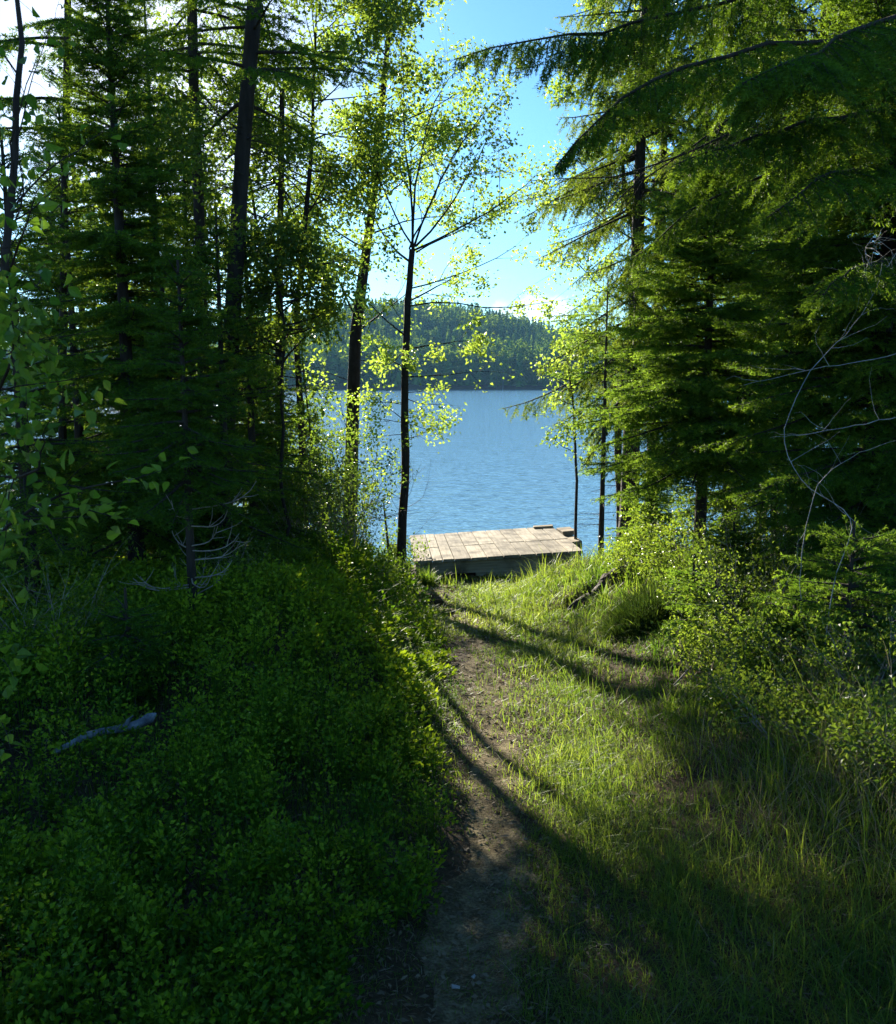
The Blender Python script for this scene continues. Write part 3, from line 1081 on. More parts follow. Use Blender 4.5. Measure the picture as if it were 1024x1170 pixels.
def reach(uvd, r0, droop=.0, **kw):
    pts = np.array([at(*q) for q in uvd]) - b
    t = np.linspace(0, 1, 12)
    k = np.linspace(0, 1, len(pts))
    P = np.stack([np.interp(t, k, pts[:, i]) for i in range(3)], 1)
    P[1:-1] = .25 * P[:-2] + .5 * P[1:-1] + .25 * P[2:]
    P += s.rng.normal(0, .012, P.shape)
    s.branch(P, r0, **kw)


reach([(1110, -60, 6), (900, -20, 5.9), (740, 25, 5.7), (640, 40, 5.5), (520, 66, 5.3)], .017, start=.25, l2=.22, hang=1.1, dens=1.5)
reach([(1110, 60, 6), (930, 40, 5.6), (800, 70, 5.2), (700, 110, 5.), (640, 190, 4.9)], .02, start=.2, l2=.28, dens=1.4)
reach([(1110, 150, 6), (1000, 120, 5.2), (880, 150, 4.7), (770, 185, 4.3)], .018, start=.15, l2=.36, hang=.4, dens=1.5)
reach([(1110, 10, 6), (1000, 20, 5.0), (930, 60, 4.4), (850, 95, 4.)], .018, start=.15, l2=.36, hang=.5, dens=1.5)
reach([(1110, 230, 6), (1010, 190, 5.0), (940, 200, 4.4), (880, 250, 4.1)], .016, start=.15, l2=.28, hang=.4)
reach([(1110, -120, 6), (960, -90, 5.6), (800, -40, 5.3), (690, -10, 5.1)], .022, start=.2, l2=.26, hang=1., dens=1.4)
reach([(1110, 330, 6), (1030, 300, 5.0), (985, 300, 4.5), (940, 330, 4.2)], .014, start=.15, l2=.3, hang=.4)
reach([(1110, 120, 6), (960, 160, 6.2), (800, 230, 6.3), (720, 300, 6.4)], .016, start=.2, l2=.26, hang=.9, dens=1.4)
for (u_, v_, d_, au) in ((690, 130, 6.3, 160), (760, 200, 6.3, 120), (640, 225, 5.2, 70)):
    pass
reach([(1110, 90, 6.6), (900, 130, 6.8), (720, 200, 7.0), (600, 208, 7.1)], .013, start=.3, dead=True)
reach([(1110, 60, 6.6), (900, 90, 6.8), (740, 205, 7.0), (640, 270, 7.1)], .012, start=.3, dead=True)
s.crown(8.5, 2.9, 1.5, dz=.46, nper=4, e_low=-.3, e_top=.5, droop=.4, up=.5, r0=.018, axis=ax, pw=.6, start=.2)
s.build('spruce_tree', 'overhanging spruce whose long dark limb reaches over the sky from the right', b, M_spruce)

# ------------------------------------------------------------------ broadleaved trees
class Broad:
    def __init__(s, seed):
        s.rng = np.random.default_rng(seed)
        s.w, s.lf = MB(), MB()
        s.LP, s.LD, s.LT = [], [], []
        s.sk = ([], [], [], [])

    def limb(s, p0, d0, L_, r, lv, curve=.3, up=.25, nsub=6, leafy=12, spread=.07, ang=.75, n=6, tint=.5):
        rng = s.rng
        pts = [np.asarray(p0, float)]
        d = nrm(d0)
        for k in range(n):
            d = nrm(d + rng.normal(0, curve / n * 1.6, 3) + np.array([0, 0, up / n]))
            pts.append(pts[-1] + d * L_ / n)
        pts = np.array(pts)
        if r > .004:
            tube(s.w, pts, np.linspace(r, r * .3, len(pts)), 6, .5, False)
        else:
            rr = np.linspace(r, r * .35, len(pts))
            s.sk[0].append(pts[:-1]); s.sk[1].append(pts[1:]); s.sk[2].append(rr[:-1]); s.sk[3].append(rr[1:])
        if lv <= 0:
            m = leafy
            t = rng.uniform(.2, 1, m)
            p, tg = lerp_path(pts, np.minimum(t, .999))
            s.LP.append(p + rng.normal(0, spread, (m, 3)))
            s.LD.append(tg + rng.normal(0, .8, (m, 3)) + np.array([0, 0, -.3]))
            s.LT.append(np.clip(tint + rng.normal(0, .2, m), 0, 1))
            return
        for k in range(nsub):
            t = rng.uniform(.25, 1.) if k else 1.
            p, tg = lerp_path(pts, np.array([min(t, .999)]))
            a, b = frame(tg)
            ph = rng.random() * 6.283
            perp = math.cos(ph) * a[0] + math.sin(ph) * b[0]
            an = rng.normal(ang, .2) if k else .2
            dd_ = tg[0] * math.cos(an) + perp * math.sin(an)
            s.limb(p[0], dd_, L_ * rng.uniform(.35, .6) * (1.15 - .5 * t), max(.0012, r * .45 * (1.1 - .6 * t)), lv - 1, curve, up, max(3, nsub - 1), leafy, spread, ang, 5, np.clip(tint + rng.normal(0, .16), .05, .95))

    def trunk(s, pts, rad, n=9, rough=.03):
        pts = np.asarray(pts, float)
        k = np.linspace(0, 1, len(pts))
        t = np.linspace(0, 1, max(14, len(pts)))
        P = np.stack([np.interp(t, k, pts[:, i]) for i in range(3)], 1)
        P[1:-1, :2] += s.rng.normal(0, .006, (len(P) - 2, 2))
        tube(s.w, P, np.interp(t, k, rad), n, .5, True, rough, s.rng)
        return P

    def build(s, name, label, loc, mat, bark, ln, wd, group=None, fine=False, cat='tree', parts=('trunk', 'crown'), up=.8):
        if s.sk[0]:
            sticks(s.w, *(np.concatenate(x) for x in s.sk))
        P, D, T = (np.concatenate(x) for x in (s.LP, s.LD, s.LT))
        leaves(s.lf, s.rng, P, D, ln, wd, T, fine=fine, up=up)
        r = thing(name, label, cat, loc, 0, group)
        s.w.build(parts[0], bark, r, True)
        s.lf.build(parts[1], mat, r)
        return r


def pix_tree(seed, d, px, rad, d_jit=0.):
    b = base(px[0][0], d)
    pts = [b - np.array([0, 0, .15])] + [at(u, v, d) for u, v in px[1:]]
    pts = np.array(pts) - b
    T = Broad(seed)
    P = T.trunk(pts, rad)
    return T, P, b


def px_limb(T, b, p0, q, d, L_=None, **kw):
    """a limb from local point p0 aimed at what shows at pixel q"""
    e = at(q[0], q[1], d) - b
    v = e - p0
    T.limb(p0, v, np.linalg.norm(v) if L_ is None else L_, **kw)


BIRCH = 'birches at the edge of the lake'
# thin dark birch left of the dock
T, P, b = pix_tree(81, 11.7, [(456, 642), (463, 540), (462, 440), (466, 350), (471, 285)], [.072, .056, .05, .045, .038])
tp = P[-1]
rg = T.rng
kw = dict(lv=2, nsub=7, leafy=15, curve=.3, up=.22, spread=.05)
for q, dd_, r in (((445, 60), 11.9, .018), ((520, 110), 11.4, .017), ((575, 170), 11.6, .016), ((400, 170), 11.4, .013), ((485, 40), 12.2, .019), ((612, 232), 11.2, .015), ((500, 190), 12.8, .014), ((555, 235), 12.2, .012)):
    px_limb(T, b, tp + rg.normal(0, .02, 3), q, dd_, r=r, **kw)
for v_, q, dd_, r, lf in ((330, (590, 300), 11.2, .011, 11), (350, (640, 330), 11.8, .012, 12), (385, (425, 345), 11.2, .012, 7), (400, (540, 390), 11.2, .012, 10), (430, (560, 440), 11.4, .008, 4),
                          (420, (425, 400), 12.2, .009, 6), (480, (430, 460), 11.5, .007, 4), (300, (380, 240), 12.6, .016, 9), (345, (530, 330), 12.6, .014, 9), (455, (510, 470), 11.2, .007, 3), (395, (470, 420), 10.9, .01, 9)):
    p0 = np.array([np.interp(at(0, v_, 11.7)[2] - b[2], P[:, 2], P[:, 0]), 0, at(0, v_, 11.7)[2] - b[2]])
    px_limb(T, b, p0, q, dd_, r=r, lv=2 if r > .009 else 1, nsub=5, leafy=int(lf * 2), curve=.3, up=.12, spread=.05, tint=.7)
for k in range(12):
    h = rg.uniform(.35, 1.6)
    T.limb(np.array([np.interp(h, P[:, 2], P[:, 0]), 0, h]), (rg.normal(0, 1), rg.normal(0, 1), .3), rg.uniform(.4, .8), .004, 1, nsub=5, leafy=0, curve=.6)
for k in range(9):
    h = rg.uniform(1.75, 2.5)
    T.limb(np.array([np.interp(h, P[:, 2], P[:, 0]), 0, h]), (rg.choice([-1, 1]), rg.normal(0, .5), .05), rg.uniform(.4, .7), .006, 1, nsub=6, leafy=16, curve=.4, up=.05, spread=.06, tint=.7)
T.build('birch_tree', 'thin black stemmed birch with bright yellow green leaves at the dock corner', b, M_birch, M_birchbark, .05, .04, BIRCH)

# taller birch behind it
T, P, b = pix_tree(82, 13.0, [(397, 640), (402, 500), (408, 360), (424, 250), (436, 120), (447, 20), (452, -40)], [.12, .10, .085, .06, .045, .03, .02])
rg = T.rng
for h in np.linspace(3.5, P[-1][2], 26):
    c = np.array([np.interp(h, P[:, 2], P[:, k]) for k in range(3)])
    az = rg.random() * 6.283
    t = h / P[-1][2]
    T.limb(c, (math.cos(az), math.sin(az) * .8, rg.uniform(.1, .8)), rg.uniform(.9, 1.7) * (1.25 - .55 * t), .02 * (1.2 - .7 * t), 2, nsub=6, leafy=9, curve=.35, up=.2, spread=.06, tint=.6)
for h in np.linspace(1.3, 3.1, 7):
    c = np.array([np.interp(h, P[:, 2], P[:, k]) for k in range(3)])
    T.limb(c, (rg.normal(0, 1), rg.normal(.3, .8), .15), rg.uniform(.6, 1.1), .008, 1, nsub=6, leafy=8, curve=.4, up=.0, spread=.06, tint=.75)
T.build('birch_tree', 'taller birch with leaning dark trunk behind the thin one', b, M_birch, M_birchbark, .066, .052, BIRCH)

# darker broadleaf by the thicket
T, P, b = pix_tree(83, 11.4, [(340, 640), (346, 500), (338, 380), (346, 280), (356, 170), (360, 60), (362, -20)], [.05, .045, .04, .034, .024, .014, .006])
rg = T.rng
for h in np.linspace(3.5, P[-1][2], 40):
    c = np.array([np.interp(h, P[:, 2], P[:, k]) for k in range(3)])
    az = rg.random() * 6.283
    t = h / P[-1][2]
    T.limb(c, (math.cos(az), math.sin(az), rg.uniform(-.05, .7)), rg.uniform(.8, 1.5) * (1.3 - .6 * t), .014 * (1.25 - .7 * t), 2, nsub=6, leafy=13, curve=.4, up=.15, spread=.07, tint=.5)
T.build('alder_tree', 'dark leaved alder between the left thicket and the yellow birches', b, M_alder, M_birchbark, .06, .046)

for lb, sd0, u_, d_, H, hb, n_, lm, r0 in (('alder with open crown behind the short dark trunk', 121, 306, 12.2, 6.8, 3.7, 42, 1.45, .05), ('bushy young alder with dense round head left of the birches', 122, 330, 9.0, 3.2, 2.05, 26, .52, .022),
                               ('young alder bush at the foot of the dark leaved alder', 123, 340, 12.6, 2.2, .4, 18, .7, .022), ('leafy young alder in the middle of the left thicket', 124, 205, 8.6, 4.3, 1.3, 30, .9, .035)):
    T = Broad(sd0)
    rg = T.rng
    b = base(u_, d_)
    P = T.trunk([(rg.normal(0, .07), rg.normal(0, .07), z_) for z_ in np.linspace(-.15, H, 8)], np.linspace(r0, .008, 8))
    for h in np.linspace(hb, H, n_):
        c = np.array([np.interp(h, P[:, 2], P[:, k]) for k in range(3)])
        az = rg.random() * 6.283
        t = (h - hb) / (H - hb)
        T.limb(c, (math.cos(az), math.sin(az), rg.uniform(.0, .8)), lm * rg.uniform(.7, 1.15) * (1.15 - .55 * t), .012 * (1.2 - .7 * t), 2, nsub=5, leafy=10, curve=.4, up=.12, spread=.07, tint=.5)
    T.build('alder_tree', lb, b, M_alder, M_birchbark, .056, .042, 'small alders among the left trees')

# sapling right of the dock
T, P, b = pix_tree(84, 13.1, [(659, 640), (659, 540), (655, 460), (648, 400)], [.026, .021, .016, .01])
rg = T.rng
for k in range(11):
    h = rg.uniform(1.75, P[-1][2])
    c = np.array([np.interp(h, P[:, 2], P[:, i]) for i in range(3)])
    T.limb(c, (rg.normal(-.25, 1), rg.normal(0, 1), .35), rg.uniform(.4, .72), .008, 1, nsub=7, leafy=13, curve=.4, up=.05, spread=.06, tint=.65)
for k in range(6):
    h = rg.uniform(.7, 1.7)
    T.limb(np.array([np.interp(h, P[:, 2], P[:, 0]), 0, h]), (rg.normal(0, 1), rg.normal(0, 1), .3), .35, .003, 1, nsub=3, leafy=0 if k > 2 else 10, curve=.5)
T.build('birch_sapling', 'spindly birch sapling with a leafy head at the right corner of the dock', b, M_birch, M_birchbark, .06, .045, BIRCH)

# birches behind the old spruces, sunlit crowns showing through the upper right
for lb, sd0, u_, d_, H, hb in (('sunlit birch crown glowing behind the hanging sprays at upper right', 86, 868, 13.4, 8.2, 3.0), ('slim birch with pale airy crown behind the big old spruce', 87, 705, 14.0, 8.6, 3.6), ('sunlit birch filling the gap at the upper right corner behind the spruces', 88, 985, 12.9, 7.6, 2.6)):
    T = Broad(sd0)
    rg = T.rng
    b = base(u_, d_)
    P = T.trunk([(rg.normal(0, .12), rg.normal(0, .12), z_) for z_ in np.linspace(-.15, H, 8)], np.linspace(.075, .012, 8))
    for h in np.linspace(hb, H, 26):
        c = np.array([np.interp(h, P[:, 2], P[:, k]) for k in range(3)])
        az = rg.random() * 6.283
        t = (h - hb) / (H - hb)
        T.limb(c, (math.cos(az), math.sin(az), rg.uniform(.0, .8)), rg.uniform(.9, 1.5) * (1.15 - .6 * t), .014 * (1.2 - .7 * t), 2, nsub=6, leafy=13, curve=.4, up=.15, spread=.08, tint=.55)
    T.build('birch_tree', lb, b, M_birch, M_birchbark, .065, .05, 'birches behind the right hand spruces')

# birch close to the camera at the left edge, big leaves
T = Broad(85)
b = np.array([-1.32, 2.35, float(ground(-1.32, 2.35))])
loc = lambda u, v, d: at(u, v, d) - b
P = T.trunk([(0, 0, -.1), loc(-45, 900, 2.35), loc(-30, 600, 2.4), loc(0, 350, 2.45), loc(20, 200, 2.5), loc(26, 60, 2.55), loc(14, -60, 2.6)], [.018, .016, .015, .012, .010, .008, .005], 8, .02)
rg = T.rng
for (v0, q, d_, r, ns, lf, ti) in (
        (330, (40, 250), 2.1, .005, 5, 7, .5), (480, (85, 385), 2.1, .006, 6, 9, .55), (560, (95, 480), 2.0, .006, 6, 9, .5), (640, (105, 560), 2.1, .006, 6, 8, .5),
        (700, (30, 590), 1.9, .005, 6, 9, .6), (780, (60, 690), 2.0, .005, 5, 7, .45), (420, (30, 330), 2.3, .005, 6, 9, .4), (520, (50, 430), 2.4, .006, 6, 10, .4),
        (600, (40, 520), 2.3, .006, 6, 10, .45), (300, (65, 180), 2.6, .004, 3, 4, .4), (240, (90, 120), 2.6, .004, 3, 3, .3), (840, (50, 730), 2.0, .004, 4, 6, .4), (200, (10, 60), 2.4, .004, 3, 3, .3), (660, (60, 610), 2.3, .005, 6, 8, .35), (380, (60, 340), 2.2, .005, 6, 9, .6)):
    z0 = at(0, v0, 2.4)[2] - b[2]
    p0 = np.array([np.interp(z0, P[:, 2], P[:, k]) for k in range(3)])
    px_limb(T, b, p0, (q[0] - 28, q[1]), d_, r=r, lv=1, nsub=ns, leafy=lf + 2, curve=.5, up=.0, spread=.035, tint=ti, ang=.8)
for k in range(9):
    z0 = rg.uniform(1.7, 2.6)
    p0 = np.array([np.interp(z0, P[:, 2], P[:, i]) for i in range(3)])
    T.limb(p0, (rg.uniform(-.3, 1), rg.normal(0, .6), .4), rg.uniform(.15, .4), .003, 1, nsub=3, leafy=1, curve=.5)
T.build('birch_sapling', 'young birch at the left edge close to us, with large soft green leaves', b, M_near, M_dark, .037, .029, None, True)

# ------------------------------------------------------------------ shrubs
def shrub(label, u, d, H, W_, seed, mat=M_alder, nst=14, leafy=14, ln=.03, wd=.02, tint=.5, name='leafy_shrub', lv=1):
    T = Broad(seed)
    b = base(u, d)
    for k in range(nst):
        az = T.rng.random() * 6.283
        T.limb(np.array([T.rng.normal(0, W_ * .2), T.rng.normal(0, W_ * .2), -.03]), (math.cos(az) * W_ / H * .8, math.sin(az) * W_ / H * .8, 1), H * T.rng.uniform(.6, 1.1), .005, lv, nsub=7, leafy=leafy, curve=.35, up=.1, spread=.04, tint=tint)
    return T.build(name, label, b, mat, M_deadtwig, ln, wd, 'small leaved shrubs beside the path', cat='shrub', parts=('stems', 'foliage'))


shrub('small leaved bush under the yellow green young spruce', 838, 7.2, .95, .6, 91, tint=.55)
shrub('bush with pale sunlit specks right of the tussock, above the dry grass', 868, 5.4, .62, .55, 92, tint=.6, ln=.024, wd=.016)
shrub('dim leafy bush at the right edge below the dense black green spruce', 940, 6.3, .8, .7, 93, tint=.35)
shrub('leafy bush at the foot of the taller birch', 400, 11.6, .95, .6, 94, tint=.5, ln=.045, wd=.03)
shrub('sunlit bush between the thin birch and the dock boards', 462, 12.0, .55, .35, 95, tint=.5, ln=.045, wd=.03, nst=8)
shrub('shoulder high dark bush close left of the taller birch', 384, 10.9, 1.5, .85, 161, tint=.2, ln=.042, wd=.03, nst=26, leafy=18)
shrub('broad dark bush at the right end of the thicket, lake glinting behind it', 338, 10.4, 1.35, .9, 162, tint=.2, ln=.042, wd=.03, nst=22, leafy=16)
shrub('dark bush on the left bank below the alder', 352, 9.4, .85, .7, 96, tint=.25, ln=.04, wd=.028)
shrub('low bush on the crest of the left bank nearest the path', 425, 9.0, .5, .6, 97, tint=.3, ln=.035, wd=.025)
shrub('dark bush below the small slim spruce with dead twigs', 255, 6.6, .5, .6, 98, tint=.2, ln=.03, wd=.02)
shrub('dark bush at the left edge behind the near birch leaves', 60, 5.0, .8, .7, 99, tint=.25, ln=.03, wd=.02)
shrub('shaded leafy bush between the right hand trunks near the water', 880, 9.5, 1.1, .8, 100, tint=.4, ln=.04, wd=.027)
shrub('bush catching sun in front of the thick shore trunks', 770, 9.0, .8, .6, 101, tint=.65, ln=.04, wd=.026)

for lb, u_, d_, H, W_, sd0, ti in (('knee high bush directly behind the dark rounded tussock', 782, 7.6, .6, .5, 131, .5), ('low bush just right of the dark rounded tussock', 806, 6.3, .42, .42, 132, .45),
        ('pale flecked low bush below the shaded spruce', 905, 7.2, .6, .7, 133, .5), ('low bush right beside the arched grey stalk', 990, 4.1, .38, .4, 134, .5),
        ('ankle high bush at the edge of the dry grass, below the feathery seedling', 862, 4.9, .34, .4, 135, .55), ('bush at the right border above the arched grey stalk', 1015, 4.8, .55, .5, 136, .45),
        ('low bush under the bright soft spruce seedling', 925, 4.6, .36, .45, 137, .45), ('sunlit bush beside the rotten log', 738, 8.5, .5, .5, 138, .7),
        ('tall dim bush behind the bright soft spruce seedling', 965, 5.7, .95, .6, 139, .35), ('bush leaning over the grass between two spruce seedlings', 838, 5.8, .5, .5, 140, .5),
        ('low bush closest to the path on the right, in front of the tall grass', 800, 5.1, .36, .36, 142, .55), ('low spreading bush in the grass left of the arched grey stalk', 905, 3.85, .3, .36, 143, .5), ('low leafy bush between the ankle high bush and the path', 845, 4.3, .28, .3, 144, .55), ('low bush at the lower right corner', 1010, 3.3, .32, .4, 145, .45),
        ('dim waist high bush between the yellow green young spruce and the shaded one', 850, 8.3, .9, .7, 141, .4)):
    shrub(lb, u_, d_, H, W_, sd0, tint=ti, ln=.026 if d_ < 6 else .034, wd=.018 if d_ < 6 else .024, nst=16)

# thin bare young stems seen against the water
rng = np.random.default_rng(77)
stem_labels = [('thin dark stem right of the shaded spruce, against the water', 985, 9.4), ('thin dark stem nearest the right edge, against the water', 1012, 8.8), ('thin dark stem left of the shaded spruce', 868, 10.2),
               ('short dark sapling stem just left of the thin birch', 447, 11.9), ('thin dark stem standing between alder and taller birch', 372, 12.0), ('thin dark stem behind the shaded bush on the right', 930, 10.0)]
for lb, u_, d_ in stem_labels:
    b = base(u_, d_)
    mb = MB()
    H = 1.15 if 'short' in lb else rng.uniform(2.6, 3.6)
    pts = limb_curve(np.array([0, 0, -.1]), rng.random() * 6.28, H, 1.5, .1, .1, 9, rng, .3)
    tube(mb, pts, np.linspace(.026, .008, 9), 7, .5, True, .04, rng)
    for k in range(14):
        p, tg = lerp_path(pts, np.array([rng.uniform(.2, .98)]))
        q = limb_curve(p[0], rng.random() * 6.28, rng.uniform(.2, .6), .3, .5, .3, 6, rng, .25)
        tube(mb, q, np.linspace(.005, .0012, 6), 4, .5, False)
    o = mb.build('bare_sapling', M_birchbark, None, True)
    o.location = tuple(b)
    tag(o, lb, 'sapling', 'thin bare saplings in the gaps')

# pale dead bush and twigs at the right
def wire(name, label, uvd, r_, mat=M_grey, cat='dead branch', group=None, side=0, seed=0, b=None):
    rng = np.random.default_rng(seed)
    r = r_ * .38
    pts = np.array([at(*q) for q in uvd])
    k = np.linspace(0, 1, len(pts))
    t = np.linspace(0, 1, len(pts) * 4)
    # smooth Catmull style interpolation
    P = np.stack([np.interp(t, k, pts[:, i]) for i in range(3)], 1)
    for _ in range(3):
        P[1:-1] = .25 * P[:-2] + .5 * P[1:-1] + .25 * P[2:]
    P[1:-1] += rng.normal(0, .003, (len(P) - 2, 3))
    mb = MB()
    tube(mb, P, np.linspace(r, r * .4, len(P)), 6, .5, True, .05, rng)
    for j in range(side):
        p, tg = lerp_path(P, np.array([rng.uniform(.15, .95)]))
        dv = nrm(tg[0] + rng.normal(0, .8, 3))
        q = [p[0]]
        for _ in range(5):
            dv = nrm(dv + rng.normal(0, .25, 3))
            q.append(q[-1] + dv * rng.uniform(.03, .07))
        tube(mb, np.array(q), np.linspace(r * .5, r * .15, 6), 4, .5, False)
    o = mb.build(name, mat, None, True, loc=P[0])
    return tag(o, label, cat, group)


DG = 'pale dead twigs at the right edge'
DB = base(925, 4.3)
u0, v0 = 925, 0
wire('dead_branch', 'long pale dead twig rising from the ground and bending up at the right edge', [(940, 790, 4.4), (950, 660, 4.4), (985, 590, 4.4), (920, 560, 4.4), (888, 500, 4.4), (925, 420, 4.4), (970, 380, 4.4), (1003, 330, 4.4), (1008, 300, 4.4)], .0075, group=DG, side=9, seed=1)
wire('dead_branch', 'pale dead twig curving from the forked one up to the right border', [(915, 700, 4.5), (916, 620, 4.45), (935, 545, 4.4), (985, 515, 4.3), (1040, 500, 4.2)], .006, group=DG, side=5, seed=2)
wire('dead_branch', 'nearly level pale dead branch, upper of two crossing the right border', [(1060, 395, 4.5), (1000, 410, 4.6), (930, 422, 4.7), (850, 440, 4.8)], .008, group=DG, side=4, seed=3)
wire('dead_branch', 'nearly level pale dead branch, lower of two crossing the right border', [(1060, 468, 4.5), (990, 484, 4.6), (920, 496, 4.7), (880, 500, 4.8)], .007, group=DG, side=4, seed=4)
wire('dead_branch', 'tangled pale twig fan hanging at the right edge above the level branches', [(1050, 250, 4.6), (1005, 320, 4.6), (985, 290, 4.5), (1000, 265, 4.5), (1030, 300, 4.5)], .006, group=DG, side=16, seed=5)
wire('dead_branch', 'arched grey dead stalk bending over the dry grass at lower right', [(928, 975, 3.3), (945, 945, 3.3), (962, 915, 3.35), (985, 904, 3.4), (1003, 906, 3.45)], .0065, group=DG, side=1, seed=6)
wire('dead_branch', 'thin arched dead twig over the small leaved bush', [(1000, 600, 6.0), (910, 610, 6.1), (850, 640, 6.2), (800, 660, 6.3)], .005, group=DG, mat=M_deadtwig, side=4, seed=7)
wire('dead_branch', 'short pale curved twig high in front of the shaded spruce', [(870, 390, 6.4), (880, 365, 6.4), (905, 340, 6.4), (935, 320, 6.4)], .0055, group=DG, mat=M_deadtwig, side=2, seed=8)

# weathered stick in the bilberries
def on_ground(u, d, h):
    b = base(u, d)
    b[2] += h
    return b


rng = np.random.default_rng(14)
a0, a1 = at(62, 860, 3.70), at(177, 814, 4.0)
t = np.linspace(0, 1, 14)[:, None]
P = a0 + (a1 - a0) * t + np.stack([.012 * np.sin(t[:, 0] * 9), np.zeros(14), .02 * np.sin(t[:, 0] * 6)], 1)
mb = MB()
tube(mb, P, np.interp(t[:, 0], [0, .2, .7, .86, .94, 1], [.011, .016, .019, .023, .024, .006]), 10, .5, True, .1, rng)
tube(mb, np.array([P[9], P[9] + (.02, -.01, .04), P[9] + (.05, -.03, .07)]), [.014, .01, .003], 6)
o = mb.build('fallen_branch', M_stick, None, True, loc=P[0])
tag(o, 'blue grey weathered stick lying on the bilberry leaves at left', 'branch')

# rotten log in the eroded hollow, clods by the path
def lump(name, label, cat, u, d, size, mat, seed, rz=0., group=None):
    rng = np.random.default_rng(seed)
    b = base(u, d)
    nu, nv = 18, 12
    th, ph = np.meshgrid(np.linspace(0, 2 * math.pi, nu, False), np.linspace(.02, math.pi - .02, nv))
    v = np.stack([np.cos(th) * np.sin(ph), np.sin(th) * np.sin(ph), np.cos(ph)], -1)
    k = 1 + .22 * bumps(v[..., 0] * 3 + seed, v[..., 1] * 3 + v[..., 2] * 4, 1, 7)
    v = v * k[..., None] * np.asarray(size)
    idx = np.arange(nu * nv).reshape(nv, nu)
    f = np.stack([idx[:-1], np.roll(idx, -1, 1)[:-1], np.roll(idx, -1, 1)[1:], idx[1:]], -1).reshape(-1, 4)
    mb = MB()
    mb.add(v.reshape(-1, 3), f[:, ::-1])
    o = mb.build(name, mat, None, True)
    o.location = tuple(b + np.array([0, 0, size[2] * .25]))
    o.rotation_euler = (0, 0, rz)
    return tag(o, label, cat, group)


rng = np.random.default_rng(33)
e0, e1 = on_ground(650, 8.25, .03), on_ground(722, 8.75, .07)
t = np.linspace(0, 1, 18)[:, None]
P = e0 + (e1 - e0) * t + np.stack([.02 * np.sin(t[:, 0] * 7), .02 * np.cos(t[:, 0] * 5), .02 * np.sin(t[:, 0] * 11)], 1)
mb = MB()
tube(mb, P, np.interp(t[:, 0], [0, .06, .3, .8, 1], [.03, .055, .07, .08, .06]), 12, .5, True, .14, rng)
tube(mb, np.array([P[6], P[6] + (-.05, -.03, .09), P[6] + (-.07, -.05, .15)]), [.02, .014, .005], 6)
tube(mb, np.array([P[12], P[12] + (.04, -.06, .07), P[12] + (.06, -.1, .09)]), [.018, .012, .004], 6)
o = mb.build('rotten_log', M_dark, None, True, loc=P[0])
tag(o, 'dark rotten log in the hollow at the right of the sunlit grass', 'log')
CG = 'dark soil clods by the path'
lump('soil_clod', 'dark mossy clod at the bend of the path on the left', 'clod', 487, 10.1, (.2, .15, .1), M_soil, 4, .4, CG)
lump('soil_clod', 'small dark clod in the trodden bend just right of the mossy clod', 'clod', 512, 9.2, (.12, .08, .05), M_soil, 5, 1.2, CG)
lump('stone', 'pale stone at the ground under the right end of the dock', 'stone', 650, 11.75, (.1, .07, .07), M_grey, 6, .3)

# ------------------------------------------------------------------ ground cover, grass
rng = np.random.default_rng(101)


def scatter(n, x0, x1, y0, y1, pw=1.6):
    """points whose density falls with distance"""
    u = rng.random(n)
    a, b_ = y0 ** (1 - pw), y1 ** (1 - pw)
    y = (a + (b_ - a) * u) ** (1 / (1 - pw))
    x = rng.uniform(x0, x1, n)
    return x, y


def inview(x, y, m=2.2):
    return np.abs(x) < .56 * (y + .25) + m


# bilberry plants on the left bank
x, y = scatter(11500, -8.8, .3, 1.4, 12.2, 1.35)
edge = path_x(y) - np.interp(y, [1.5, 2.3, 3, 5, 9], [.3, .34, .32, .3, .36]) + .12 * bumps(x * 2, y * 2, 0, 6)
k = (x < edge) & inview(x, y) & (rng.random(len(x)) < np.clip(.75 + .5 * bumps(x * 1.4, y * 1.4, 1, 7), .05, 1))
x, y = x[k], y[k]
z = ground(x, y)
far = np.clip(y / 3.2, .75, 3.2)
mb = MB()
npl = len(x)
hgt = rng.uniform(.10, .30, npl) * (1 + .9 * np.clip(bumps(x * 1.6, y * 1.6, 0, 6), -.7, .8)) * np.interp(edge[k] - x, [0, .5], [.55, 1])
nl_ = np.clip(64 / far ** .55, 18, 80).astype(int)
i = np.repeat(np.arange(npl), nl_)
rad = (.05 + .035 * rng.random(npl) + .02 * far)[i]
az = rng.random(len(i)) * 6.283
rr = np.sqrt(rng.random(len(i))) * rad
hz = hgt[i] * (.25 + .75 * rng.random(len(i)) ** .6) * (1 - .3 * (rr / rad) ** 2)
lp = np.stack([x[i] + rr * np.cos(az), y[i] + rr * np.sin(az), z[i] + hz], 1)
ld = np.stack([np.cos(az), np.sin(az), np.full(len(i), .75)], 1) + rng.normal(0, .5, (len(i), 3))
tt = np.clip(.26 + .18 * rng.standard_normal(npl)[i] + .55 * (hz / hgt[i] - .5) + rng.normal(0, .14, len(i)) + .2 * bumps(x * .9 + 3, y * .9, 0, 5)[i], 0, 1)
sz = .022 * np.clip(far[i] * .9, 1, 2.0)
leaves(mb, rng, lp, ld, sz, sz * .66, tt, fold=.15, fine=False, up=.9)
